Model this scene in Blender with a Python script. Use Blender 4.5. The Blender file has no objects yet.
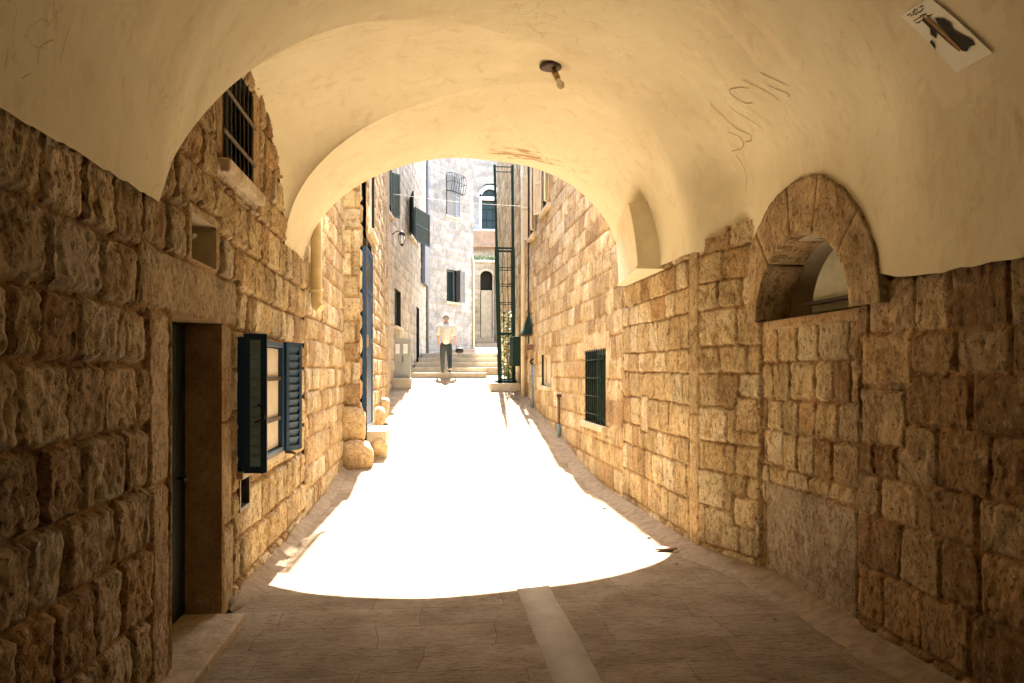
import bpy, bmesh, math, random
import numpy as np
from mathutils import Vector, Matrix
R = math.radians
random.seed(7)

# ------------------------------------------------------------------ camera, sky, sun, exposure
scene = bpy.context.scene
COL = bpy.data.collections.new('place'); scene.collection.children.link(COL)
F = 800.0
cam_d = bpy.data.cameras.new('camera'); cam = bpy.data.objects.new('camera', cam_d); COL.objects.link(cam)
cam_d.sensor_width = 36; cam_d.lens = 36 * F / 1024
cam_d.shift_y = 30.5 / 1024
cam_d.clip_start = 0.05; cam_d.clip_end = 2000
cam.location = (0, 0, 1.7)
cam.rotation_euler = (R(90), 0, -math.atan(82 / F))
scene.camera = cam

SUN_EL, SUN_AZ = 51.5, 1.9      # azimuth measured from +Y towards +X
world = bpy.data.worlds.new('World'); scene.world = world; world.use_nodes = True
nt = world.node_tree; nt.nodes.clear()
sky = nt.nodes.new('ShaderNodeTexSky'); sky.sky_type = 'NISHITA'; sky.sun_disc = False
sky.sun_elevation = R(SUN_EL); sky.sun_rotation = R(SUN_AZ)
sky.air_density = 1.0; sky.dust_density = 2.0; sky.ozone_density = 1.0
bg = nt.nodes.new('ShaderNodeBackground'); bg.inputs['Strength'].default_value = 0.13
wo = nt.nodes.new('ShaderNodeOutputWorld')
nt.links.new(sky.outputs[0], bg.inputs[0]); nt.links.new(bg.outputs[0], wo.inputs[0])
sd = bpy.data.lights.new('sun', 'SUN'); sd.energy = 5.0; sd.angle = R(0.5); sd.color = (1.0, 0.95, 0.86)
so = bpy.data.objects.new('sun', sd); COL.objects.link(so)
ez, az = R(SUN_EL), R(SUN_AZ)
to_sun = Vector((math.sin(az) * math.cos(ez), math.cos(az) * math.cos(ez), math.sin(ez)))
so.rotation_euler = to_sun.to_track_quat('Z', 'Y').to_euler()
so.location = (0, 20, 30)
vs = scene.view_settings; vs.view_transform = 'Standard'; vs.look = 'None'; vs.gamma = 1.0; vs.use_curve_mapping = False
vs.exposure = 3.68
scene.cycles.max_bounces = 10; scene.cycles.diffuse_bounces = 8; scene.cycles.glossy_bounces = 2
scene.cycles.transmission_bounces = 4
scene.cycles.sample_clamp_indirect = 6.0
scene.cycles.use_denoising = True
scene.cycles.caustics_reflective = False; scene.cycles.caustics_refractive = False

# ------------------------------------------------------------------ object helpers
def tag(o, label=None, cat=None, group=None, kind=None):
    if label: o['label'] = label
    if cat: o['category'] = cat
    if group: o['group'] = group
    if kind: o['kind'] = kind
    return o
def thing(name, label, cat, loc=(0, 0, 0), rz=0, group=None):
    o = bpy.data.objects.new(name, None); COL.objects.link(o)
    o.location = loc; o.rotation_euler = (0, 0, rz); o.empty_display_size = .2
    return tag(o, label, cat, group)
def attach(o, parent):
    """parent keeping world coordinates of the mesh data"""
    if parent is None: return o
    M = Matrix.Identity(4); p = parent
    chain = []
    while p is not None:
        chain.append(p); p = p.parent
    for q in reversed(chain):
        M = M @ (q.matrix_parent_inverse @ q.matrix_basis)
    o.parent = parent; o.matrix_parent_inverse = M.inverted()
    return o

class MB:
    def __init__(s): s.v = []; s.f = []; s.smooth = []
    def add(s, vs_, fs, sm=False):
        n = len(s.v); s.v += [tuple(v) for v in vs_]; s.f += [tuple(i + n for i in f) for f in fs]; s.smooth += [sm] * len(fs); return s
    def box(s, x0, x1, y0, y1, z0, z1):
        v = [(x, y, z) for z in (z0, z1) for y in (y0, y1) for x in (x0, x1)]
        return s.add(v, [(0, 2, 3, 1), (4, 5, 7, 6), (0, 1, 5, 4), (2, 6, 7, 3), (0, 4, 6, 2), (1, 3, 7, 5)])
    def fbox(s, W, s0, s1, z0, z1, n0, n1):
        v = [W(a, z, n) for z in (z0, z1) for n in (n0, n1) for a in (s0, s1)]
        return s.add(v, [(0, 2, 3, 1), (4, 5, 7, 6), (0, 1, 5, 4), (2, 6, 7, 3), (0, 4, 6, 2), (1, 3, 7, 5)])
    def tube(s, pts, r, n=10, cap=True):
        pts = [Vector(p) for p in pts]; rs = r if isinstance(r, (list, tuple)) else [r] * len(pts)
        rings = []; prev = None
        for i, p in enumerate(pts):
            t = (pts[min(i + 1, len(pts) - 1)] - pts[max(i - 1, 0)]).normalized()
            if prev is None:
                a = Vector((0, 0, 1)) if abs(t.z) < .9 else Vector((1, 0, 0)); u = t.cross(a).normalized()
            else:
                u = (prev - t * prev.dot(t)).normalized()
            prev = u; w = t.cross(u)
            rings.append([p + (u * math.cos(2 * math.pi * k / n) + w * math.sin(2 * math.pi * k / n)) * rs[i] for k in range(n)])
        v = [q for rg in rings for q in rg]; f = []
        for i in range(len(rings) - 1):
            for k in range(n):
                a = i * n + k; b = i * n + (k + 1) % n
                f.append((a, b, b + n, a + n))
        s.add(v, f, True)
        if cap: s.add(rings[0], [tuple(range(n))[::-1]]); s.add(rings[-1], [tuple(range(n))])
        return s
    def bar(s, a, b, w, h):
        a = Vector(a); b = Vector(b); t = (b - a).normalized(); up = Vector((0, 0, 1)) if abs(t.z) < .95 else Vector((0, 1, 0))
        u = t.cross(up).normalized() * w / 2; q = u.cross(t).normalized() * h / 2
        v = [p + i * u + j * q for p in (a, b) for i, j in ((-1, -1), (1, -1), (1, 1), (-1, 1))]
        return s.add(v, [(0, 1, 2, 3)[::-1], (4, 5, 6, 7), (0, 1, 5, 4), (1, 2, 6, 5), (2, 3, 7, 6), (3, 0, 4, 7)])
    def ball(s, c, r, n=14, sc=(1, 1, 1), wob=0, seed=0):
        rnd = random.Random(seed); m = n // 2 + 1; v = []
        for i in range(m):
            ph = math.pi * i / (m - 1)
            for k in range(n):
                t = 2 * math.pi * k / n
                rr = r * (1 + wob * (math.sin(3 * t + seed) * math.sin(2 * ph + seed) + rnd.uniform(-.5, .5)))
                if i in (0, m - 1): rr = r
                v.append((c[0] + rr * sc[0] * math.sin(ph) * math.cos(t), c[1] + rr * sc[1] * math.sin(ph) * math.sin(t), c[2] + rr * sc[2] * math.cos(ph)))
        f = [(i * n + k, (i + 1) * n + k, (i + 1) * n + (k + 1) % n, i * n + (k + 1) % n) for i in range(m - 1) for k in range(n)]
        return s.add(v, f, True)
    def build(s, name, mat, parent=None, bevel=0, loc=None):
        me = bpy.data.meshes.new(name); me.from_pydata(s.v, [], s.f); me.polygons.foreach_set('use_smooth', s.smooth)
        me.materials.append(mat); me.update()
        bm = bmesh.new(); bm.from_mesh(me); bmesh.ops.remove_doubles(bm, verts=bm.verts, dist=1e-5)
        bmesh.ops.recalc_face_normals(bm, faces=bm.faces); bm.to_mesh(me); bm.free()
        o = bpy.data.objects.new(name, me); COL.objects.link(o)
        if bevel:
            b = o.modifiers.new('bevel', 'BEVEL'); b.width = bevel; b.segments = 2; b.limit_method = 'ANGLE'; b.angle_limit = R(40)
        if loc is not None: o.location = loc
        return attach(o, parent)

# ------------------------------------------------------------------ materials
def mat_base(name, rough=.9, metal=0):
    m = bpy.data.materials.new(name); m.use_nodes = True; t = m.node_tree; b = t.nodes['Principled BSDF']
    b.inputs['Roughness'].default_value = rough; b.inputs['Metallic'].default_value = metal
    if 'Specular IOR Level' in b.inputs: b.inputs['Specular IOR Level'].default_value = .25
    return m, t, b
def nz(t, scale, detail=4, rough=.6, vec=None, stretch=None, dist=0):
    n = t.nodes.new('ShaderNodeTexNoise'); n.inputs['Scale'].default_value = scale; n.inputs['Detail'].default_value = detail
    n.inputs['Roughness'].default_value = rough; n.inputs['Distortion'].default_value = dist
    if vec is not None:
        if stretch:
            mp = t.nodes.new('ShaderNodeMapping'); mp.inputs['Scale'].default_value = stretch
            t.links.new(vec, mp.inputs['Vector']); vec = mp.outputs[0]
        t.links.new(vec, n.inputs['Vector'])
    return n.outputs['Fac']
def ramp(t, fac, stops):
    r = t.nodes.new('ShaderNodeValToRGB'); e = r.color_ramp.elements
    while len(e) < len(stops): e.new(.5)
    for q, (p, c) in zip(e, stops):
        q.position = p; q.color = (c, c, c, 1) if isinstance(c, (int, float)) else (*c, 1)
    t.links.new(fac, r.inputs[0]); return r.outputs[0]
def mix(t, a, b, fac, mode='MIX'):
    m = t.nodes.new('ShaderNodeMix'); m.data_type = 'RGBA'; m.blend_type = mode
    for sk, val in ((0, fac), (6, a), (7, b)):
        if hasattr(val, 'node'): t.links.new(val, m.inputs[sk])
        else: m.inputs[sk].default_value = val if sk == 0 else (*val, 1)
    return m.outputs[2]
def bump(t, b, h, strength, dist, prev=None):
    n = t.nodes.new('ShaderNodeBump'); n.inputs['Strength'].default_value = strength; n.inputs['Distance'].default_value = dist
    t.links.new(h, n.inputs['Height'])
    if prev is not None: t.links.new(prev, n.inputs['Normal'])
    t.links.new(n.outputs[0], b.inputs['Normal']); return n.outputs[0]
def coords(t): return t.nodes.new('ShaderNodeTexCoord').outputs['Object']

def stone_mat(name, pit=1.0, stretch=(1, 1, .75)):
    m, t, b = mat_base(name, .95); c = coords(t)
    at = t.nodes.new('ShaderNodeAttribute'); at.attribute_name = 'Col'
    n1 = nz(t, 3.0, 5, .65, c); n2 = nz(t, 22, 6, .75, c, stretch, .6); n3 = nz(t, 70, 4, .7, c, stretch)
    col = mix(t, at.outputs['Color'], (.62, .60, .56), ramp(t, n1, [(.35, 0), (.75, 1)]), 'MULTIPLY')
    col = mix(t, col, (.30, .20, .12), ramp(t, n2, [(.53, 0), (.72, .9 * pit)]), 'MULTIPLY')
    col = mix(t, col, (1, .93, .78), ramp(t, nz(t, 9, 5, .7, c), [(.55, 0), (.8, .30)]), 'MIX')
    col = mix(t, col, (.52, .36, .20), ramp(t, nz(t, 4.5, 6, .72, c, (1, 1, .8), 1.0), [(.50, 0), (.66, .75 * min(1, pit))]), 'MULTIPLY')
    col = mix(t, col, (.38, .27, .17), ramp(t, nz(t, 48, 3, .7, c, (1, 1, .8), .3), [(.555, 0), (.64, .85 * min(1, pit))]), 'MULTIPLY')
    col = mix(t, col, (1.0, .96, .86), ramp(t, nz(t, 33, 4, .7, c, (1, 1, .6), .5), [(.60, 0), (.74, .35 * min(1, pit))]), 'MIX')
    col = mix(t, col, (.50, .47, .43), ramp(t, nz(t, 1.3, 5, .7, c, None, .6), [(.52, 0), (.72, .5 * min(1, pit))]), 'MULTIPLY')
    t.links.new(col, b.inputs['Base Color'])
    p = bump(t, b, ramp(t, n2, [(.3, .9), (.52, .75), (.72, 0)]), .9 * pit, .012)
    bump(t, b, n3, .75, .006, p)
    return m
M_STONE = stone_mat('rough_limestone', 1.0)
M_STONE_FINE = stone_mat('dressed_limestone', .55, (1, 1, 1))
M_STONE_FAR = stone_mat('far_limestone', .35, (1, 1, 1))

m, t, b = mat_base('plaster', .92); M_PLASTER = m; c = coords(t)
base = mix(t, (.72, .68, .545), (.65, .595, .455), ramp(t, nz(t, 1.1, 5, .6, c, None, .4), [(.38, 0), (.7, 1)]))
base = mix(t, base, (.58, .48, .34), ramp(t, nz(t, 5, 6, .7, c, (1, 1, .6), .8), [(.53, 0), (.72, .75)]))
base = mix(t, base, (.82, .73, .56), ramp(t, nz(t, 2.3, 6, .7, c, (1, 2, 1), 1.2), [(.56, 0), (.68, .55)]))
# a patch near the crown of the mouth where the render has fallen off
sx = t.nodes.new('ShaderNodeVectorMath'); sx.operation = 'SUBTRACT'; t.links.new(c, sx.inputs[0]); sx.inputs[1].default_value = (1.12, 9.2, 4.3)
sc_ = t.nodes.new('ShaderNodeVectorMath'); sc_.operation = 'MULTIPLY'; t.links.new(sx.outputs[0], sc_.inputs[0]); sc_.inputs[1].default_value = (1.1, 1.9, 1.0)
ln = t.nodes.new('ShaderNodeVectorMath'); ln.operation = 'LENGTH'; t.links.new(sc_.outputs[0], ln.inputs[0])
ad = t.nodes.new('ShaderNodeMath'); ad.operation = 'ADD'; t.links.new(ln.outputs['Value'], ad.inputs[0])
t.links.new(ramp(t, nz(t, 7, 5, .7, c, (.6, 2.0, 1), 1), [(.3, .0), (.7, 1.0)]), ad.inputs[1])
base = mix(t, base, (.36, .24, .13), ramp(t, ad.outputs[0], [(.62, .85), (.80, 0)]))
# pale crust of old paste round the poster
s2 = t.nodes.new('ShaderNodeVectorMath'); s2.operation = 'SUBTRACT'; t.links.new(c, s2.inputs[0]); s2.inputs[1].default_value = (2.5, 3.659, 3.354)
l2 = t.nodes.new('ShaderNodeVectorMath'); l2.operation = 'LENGTH'; t.links.new(s2.outputs[0], l2.inputs[0])
n2_ = t.nodes.new('ShaderNodeMath'); n2_.operation = 'MULTIPLY_ADD'; t.links.new(nz(t, 7, 6, .75, c, None, .7), n2_.inputs[0]); n2_.inputs[1].default_value = .55; t.links.new(l2.outputs['Value'], n2_.inputs[2])
base = mix(t, base, (.84, .78, .67), ramp(t, n2_.outputs[0], [(.54, .42), (.60, .38), (.625, 0)]))
# fine hairline cracks
vo = t.nodes.new('ShaderNodeTexVoronoi'); vo.feature = 'DISTANCE_TO_EDGE'; vo.inputs['Scale'].default_value = .9
wv = mix(t, (0, 0, 0), (1, 1, 1), 0.0)
nn = t.nodes.new('ShaderNodeTexNoise'); nn.inputs['Scale'].default_value = 2.5; nn.inputs['Detail'].default_value = 6; t.links.new(c, nn.inputs['Vector'])
av = t.nodes.new('ShaderNodeVectorMath'); av.operation = 'ADD'; t.links.new(c, av.inputs[0]); t.links.new(nn.outputs['Color'], av.inputs[1]); t.links.new(av.outputs[0], vo.inputs['Vector'])
crack = t.nodes.new('ShaderNodeMath'); crack.operation = 'MULTIPLY'
t.links.new(ramp(t, vo.outputs['Distance'], [(0.0, 1), (.006, 0)]), crack.inputs[0])
t.links.new(ramp(t, nz(t, .8, 2, .5, c), [(.52, 0), (.62, .45)]), crack.inputs[1])
base = mix(t, base, (.34, .25, .16), crack.outputs[0])
# small dark specks
base = mix(t, base, (.22, .16, .10), ramp(t, nz(t, 16, 2, .5, c), [(.79, 0), (.81, .8)]))
t.links.new(base, b.inputs['Base Color'])
p = bump(t, b, nz(t, 1.6, 3, .5, c), .5, .05)
p = bump(t, b, nz(t, 9, 5, .6, c, (1, 1, .7), .5), .35, .012, p)
bump(t, b, nz(t, 90, 3, .6, c), .25, .002, p)

def simple(name, col, rough=.6, metal=0, var=.25, scale=8, bmp=.15, col2=None, spec=None):
    m, t, b = mat_base(name, rough, metal); c = coords(t)
    c2 = col2 or tuple(x * (1 - var) for x in col)
    t.links.new(mix(t, col, c2, ramp(t, nz(t, scale, 5, .65, c, None, .5), [(.4, 0), (.68, 1)])), b.inputs['Base Color'])
    if bmp: bump(t, b, nz(t, scale * 5, 4, .6, c), bmp, .004)
    if spec is not None: b.inputs['Specular IOR Level'].default_value = spec
    return m
M_BLUE = simple('blue_paint', (.013, .058, .15), .5, 0, .5, 9, .2, (.028, .065, .11), .25)
M_BLUE_LIGHT = simple('lightened_slat_blue', (.30, .52, .74), .55, 0, .3, 9, .15)  # slat blue lightened to make up for the light its shaded face misses
M_GREEN = simple('dark_green_paint', (.016, .036, .028), .6, 0, .4, 10, .1, None, .08)
M_GREEN_GREY = simple('grey_green_paint', (.11, .14, .125), .6, 0, .3, 6, .1)
M_GREY = simple('grey_cabinet_paint', (.34, .35, .31), .55, 0, .15, 5, .05)
M_SHUT_GREY = simple('grey_shutter_paint', (.17, .175, .18), .6, 0, .15, 5, .05)
M_DARK = simple('dark_iron', (.030, .030, .028), .55, .4, .4, 14, .2, (.09, .05, .03))
M_IRON_PALE = simple('weathered_iron', (.16, .15, .13), .6, .4, .4, 14, .2, (.10, .06, .04))
M_BLACKDOOR = simple('black_green_door_paint', (.012, .020, .018), .45, 0, .4, 6, .15)
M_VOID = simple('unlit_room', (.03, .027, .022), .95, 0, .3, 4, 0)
M_CREAM = simple('cream_paint', (.66, .56, .40), .75, 0, .15, 5, .15)
M_CREAMPIPE = simple('cream_pipe', (.70, .58, .33), .6, 0, .2, 5, .1)
M_WHITE = simple('white_paint', (.78, .77, .74), .6, 0, .1, 5, .1)
M_PALEWOOD = simple('pale_panel', (.62, .57, .48), .7, 0, .12, 5, .1)
M_BRASS = simple('worn_brass', (.55, .38, .16), .45, .6, .3, 10, .05)
M_RUST = simple('rusty_pipe', (.26, .13, .08), .8, .2, .5, 12, .3, (.10, .08, .08))
M_BLUEPIPE = simple('blue_grey_pipe', (.20, .28, .36), .55, 0, .3, 10, .1)
M_TILE = simple('brown_clad', (.30, .20, .13), .85, 0, .3, 3, .2)
M_GLASS_DARK = simple('dark_window_pane', (.012, .026, .026), .35, 0, .3, 2, 0, None, .25)
M_TANK = simple('grey_green_render', (.46, .47, .40), .85, 0, .25, 4, .3)
M_SKIN = simple('skin', (.56, .33, .24), .6, 0, .1, 9, 0)
M_SHIRT = simple('cream_shirt', (.74, .70, .58), .9, 0, .08, 9, .2)
M_TROUSER = simple('grey_green_trousers', (.045, .052, .052), .9, 0, .25, 9, .2)
M_HAIR = simple('grey_hair', (.36, .34, .31), .85, 0, .3, 30, .4)
M_BLACK = simple('black_leather', (.02, .018, .016), .5, 0, .3, 12, .2)
M_PAPER = simple('poster_paper', (.86, .88, .87), .85, 0, .06, 6, .2)
M_INK = simple('poster_ink', (.035, .035, .03), .8, 0, .5, 20, 0)
M_INK2 = simple('poster_brown_ink', (.40, .25, .12), .8, 0, .4, 20, 0)
M_CHALK = simple('pencil_mark', (.36, .28, .18), .9, 0, .3, 20, 0)
M_PASTE = simple('dried_paste', (.80, .74, .62), .85, 0, .15, 14, .4)
M_ASPH = simple('pale_ground', (.40, .33, .24), .95, 0, .2, 2, .2)
m, t, b = mat_base('bulb_glass', .25); b.inputs['Base Color'].default_value = (.75, .68, .55, 1); b.inputs['Transmission Weight'].default_value = .55; M_BULB = m
m, t, b = mat_base('leaf', .6); c = coords(t)
t.links.new(mix(t, (.05, .12, .025), (.10, .20, .04), ramp(t, nz(t, 12, 2, .5, c), [(.4, 0), (.6, 1)])), b.inputs['Base Color']); M_LEAF = m

def paving_mat(name, c1, c2, cm, bw=.62, bh=.34, ribs=True):
    m, t, b = mat_base(name, .88); c = coords(t)
    wn = t.nodes.new('ShaderNodeTexNoise'); wn.inputs['Scale'].default_value = 1.7; t.links.new(c, wn.inputs['Vector'])
    ws = t.nodes.new('ShaderNodeVectorMath'); ws.operation = 'SCALE'; ws.inputs['Scale'].default_value = .12; t.links.new(wn.outputs['Color'], ws.inputs[0])
    wa = t.nodes.new('ShaderNodeVectorMath'); wa.operation = 'ADD'; t.links.new(c, wa.inputs[0]); t.links.new(ws.outputs[0], wa.inputs[1])
    br = t.nodes.new('ShaderNodeTexBrick'); br.inputs['Scale'].default_value = 1; br.inputs['Brick Width'].default_value = bw; br.inputs['Row Height'].default_value = bh
    br.inputs['Mortar Size'].default_value = .006; br.inputs['Mortar Smooth'].default_value = 1.0; br.offset = .37; br.squash = .8; br.squash_frequency = 3; br.inputs['Bias'].default_value = 0
    br.inputs['Color1'].default_value = (*c1, 1); br.inputs['Color2'].default_value = (*c2, 1); br.inputs['Mortar'].default_value = (*cm, 1)
    t.links.new(wa.outputs[0], br.inputs['Vector'])
    col = mix(t, br.outputs['Color'], (.60, .52, .42), ramp(t, nz(t, 2.2, 5, .65, c), [(.38, 0), (.7, 1)]), 'MULTIPLY')
    col = mix(t, col, (.40, .30, .20), ramp(t, nz(t, 24, 6, .75, c, (.55, 1.9, 1), .8), [(.50, 0), (.64, .8)]), 'MULTIPLY')
    t.links.new(col, b.inputs['Base Color'])
    iv = t.nodes.new('ShaderNodeMath'); iv.operation = 'SUBTRACT'; iv.inputs[0].default_value = 1; t.links.new(br.outputs['Fac'], iv.inputs[1])
    p = bump(t, b, iv.outputs[0], .4, .008)
    if ribs:
        p = bump(t, b, nz(t, 16, 6, .8, c, (.5, 2.0, 1), .9), 1.0, .020, p)
    bump(t, b, nz(t, 60, 4, .7, c), .5, .005, p)
    return m
M_PAVE = paving_mat('worn_stone_paving', (.40, .31, .20), (.315, .245, .155), (.22, .165, .10), .95, .42)
M_STRIP = simple('smooth_stone_strip', (.40, .345, .25), .85, 0, .2, 3, .25)
M_STEP = simple('worn_step_stone', (.54, .47, .35), .9, 0, .25, 5, .35)
M_DIRT = simple('brown_dirt', (.31, .235, .15), .95, 0, .4, 9, .8)

# ------------------------------------------------------------------ GEOMETRY FUNCTIONS (begin)
XL, CX = -1.4, .65
def sstep(a, b, x):
    t = np.clip((x - a) / (b - a), 0, 1); return t * t * (3 - 2 * t)
def xr(y): return 2.75 - .27 * sstep(6.25, 7.5, y)
def zsL(y): return np.interp(y, [-8, 4.3, 8.05, 9.4], [2.46, 2.58, 2.9, 2.95])
def zsR(y): return 2.2 + .05 * np.clip((np.asarray(y) - 1) / 4, -1, 1) + .58 * sstep(4.1, 6.9, y) + .09 * sstep(8, 10.2, y)
def zap(y): return 4.5 - .27 * sstep(7.7, 9.4, y)
def yend(x): return 9.2 + .9 * np.clip((x - XL) / 3.9, 0, 1) ** 1.6 + .22 * np.clip((.2 - x) / 1.6, 0, 1) ** 1.5
THN = np.array([0, .443, .815, 1.089, 1.449, 1.79, 1.9])
def near(th):
    return np.where(th < 1.9, np.polyval(NEARP, np.minimum(th, 1.9)), np.polyval(NEARP, 1.9))
NEARP = np.polyfit(THN, [4.3, 5.0, 5.6, 6.03, 6.42, 6.95, 7.2], 3)
FARP = np.polyfit(THN, [8.05, 8.06, 8.05, 8.02, 7.9, 7.55, 7.3], 3)
def far(th): return np.maximum(np.polyval(FARP, np.minimum(th, 1.9)), near(th) + .04)
def vmain(th, y):
    zs = np.where(th < np.pi / 2, zsL(y), zsR(y)); return zs + (zap(y) - zs) * np.sin(th)
def vault(th, y):
    th = np.asarray(th, float); y = np.asarray(y, float)
    cs = np.cos(th)
    x = np.where(cs > 0, CX - (2.04 + .03 * sstep(4.3, 4.6, y)) * cs, CX + (xr(y) - CX - .03) * np.abs(cs) ** .8)
    lo = sstep(.66, .30, np.sin(th)) * (cs < 0) * sstep(1.75, .95, np.abs(y - 5.69))
    x = x + lo * np.maximum(2.722 - x, 0)
    z = vmain(th, y)
    n, f = near(th), far(th)
    ridge = np.interp(th, THN, [4.0, 4.13, 4.34, 4.47, 4.55, 4.53, 4.46])
    rise = np.maximum(ridge - vmain(th, (n + f) / 2), 0) * sstep(1.9, 1.6, th)
    s = np.clip((y - (n + f) / 2) / ((f - n) / 2), -1, 1)
    z = z + rise * (1 - s * s) ** (.5 + .6 * sstep(.5, 1.4, th))
    return x, z
# GEOMETRY FUNCTIONS (end)

def hash2(ix, iy, seed):
    h = (ix.astype(np.int64) * 374761393 + iy.astype(np.int64) * 668265263 + seed * 974634777) & 0xFFFFFFFF
    h = ((h ^ (h >> 13)) * 1274126177) & 0xFFFFFFFF
    return ((h ^ (h >> 16)) & 0xFFFF) / 65535.0
def vnoise(x, y, seed=0):
    ix = np.floor(x); iy = np.floor(y); fx = x - ix; fy = y - iy
    fx = fx * fx * fx * (fx * (fx * 6 - 15) + 10); fy = fy * fy * fy * (fy * (fy * 6 - 15) + 10)
    a = hash2(ix, iy, seed); b_ = hash2(ix + 1, iy, seed); c_ = hash2(ix, iy + 1, seed); d_ = hash2(ix + 1, iy + 1, seed)
    return (a * (1 - fx) + b_ * fx) * (1 - fy) + (c_ * (1 - fx) + d_ * fx) * fy
def fbm(x, y, seed=0, o=4):
    s = 0; a = .5; tot = 0
    for i in range(o):
        s = s + a * vnoise(x * 2 ** i + 17 * i, y * 2 ** i + 31 * i, seed + i); tot += a; a *= .55
    return s / tot * 2 - 1

def layout(S, Z, s0, s1, z0, z1, ch, sw, seed, wav=.02):
    """courses of stones: distance to joint, id (0..1 random), local tilt coordinates"""
    rnd = random.Random(seed)
    S2 = S + wav * fbm(S * 2.3, Z * 2.3, seed + 5, 3) * .8; Z2 = Z + wav * fbm(S * 1.3 + 9, Z * 1.9, seed + 9, 3)
    zz = [z0]
    while zz[-1] < z1: zz.append(zz[-1] + rnd.uniform(*ch))
    zz[-1] = z1 if zz[-1] - z1 < ch[0] * .6 else zz[-1]
    zz = np.array(zz); ci = np.clip(np.searchsorted(zz, Z2) - 1, 0, len(zz) - 2)
    D = np.zeros_like(S); ID = np.zeros_like(S); U = np.zeros_like(S); V = np.zeros_like(S)
    for k in range(len(zz) - 1):
        msk = ci == k
        h = zz[k + 1] - zz[k]
        ss = [s0]
        r2 = random.Random(seed * 1000 + k)
        ss.append(s0 + r2.uniform(sw[0] * .5, sw[1]))
        while ss[-1] < s1: ss.append(ss[-1] + r2.uniform(*sw) * (h / (.5 * (ch[0] + ch[1]))) ** .3)
        ss[-1] = max(ss[-1], s1) if ss[-1] - s1 > sw[0] * .5 else s1 + .001
        ss = np.array(ss)
        if not msk.any(): continue
        a = S2[msk]; zq = Z2[msk]
        si = np.clip(np.searchsorted(ss, a) - 1, 0, len(ss) - 2)
        ds = np.minimum(a - ss[si], ss[si + 1] - a); dz = np.minimum(zq - zz[k], zz[k + 1] - zq)
        # rounded corners
        rc = .045
        d = np.where((ds < rc) & (dz < rc), rc - np.sqrt((rc - ds) ** 2 + (rc - dz) ** 2), np.minimum(ds, dz))
        D[msk] = d; ID[msk] = si * 57 + k * 131 + seed * 7
        U[msk] = (a - ss[si]) / (ss[si + 1] - ss[si]) - .5; V[msk] = (zq - zz[k]) / h - .5
    return D, ID, U, V

PAL = dict(
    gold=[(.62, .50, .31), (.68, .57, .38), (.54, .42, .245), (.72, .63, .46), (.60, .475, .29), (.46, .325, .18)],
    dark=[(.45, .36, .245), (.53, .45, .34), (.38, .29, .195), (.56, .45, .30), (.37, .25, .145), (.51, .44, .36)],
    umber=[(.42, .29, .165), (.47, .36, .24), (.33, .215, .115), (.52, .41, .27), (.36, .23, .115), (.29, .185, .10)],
    pale=[(.54, .47, .36), (.50, .43, .33), (.57, .50, .38), (.49, .42, .32), (.55, .47, .35)],
    grey=[(.30, .29, .275), (.32, .305, .285), (.28, .275, .262), (.34, .32, .30)],
)
MORT = dict(gold=(.40, .25, .12), dark=(.27, .16, .08), umber=(.25, .15, .075), pale=(.50, .39, .24), grey=(.27, .26, .235))

def frame(O, D_, N):
    O = Vector(O); D_ = Vector(D_).normalized(); N = Vector(N).normalized()
    def W(s, z, n=0.0): 
        p = O + D_ * s + N * n; return (p.x, p.y, O.z + z)
    W.O, W.D, W.N = O, D_, N
    return W

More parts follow.
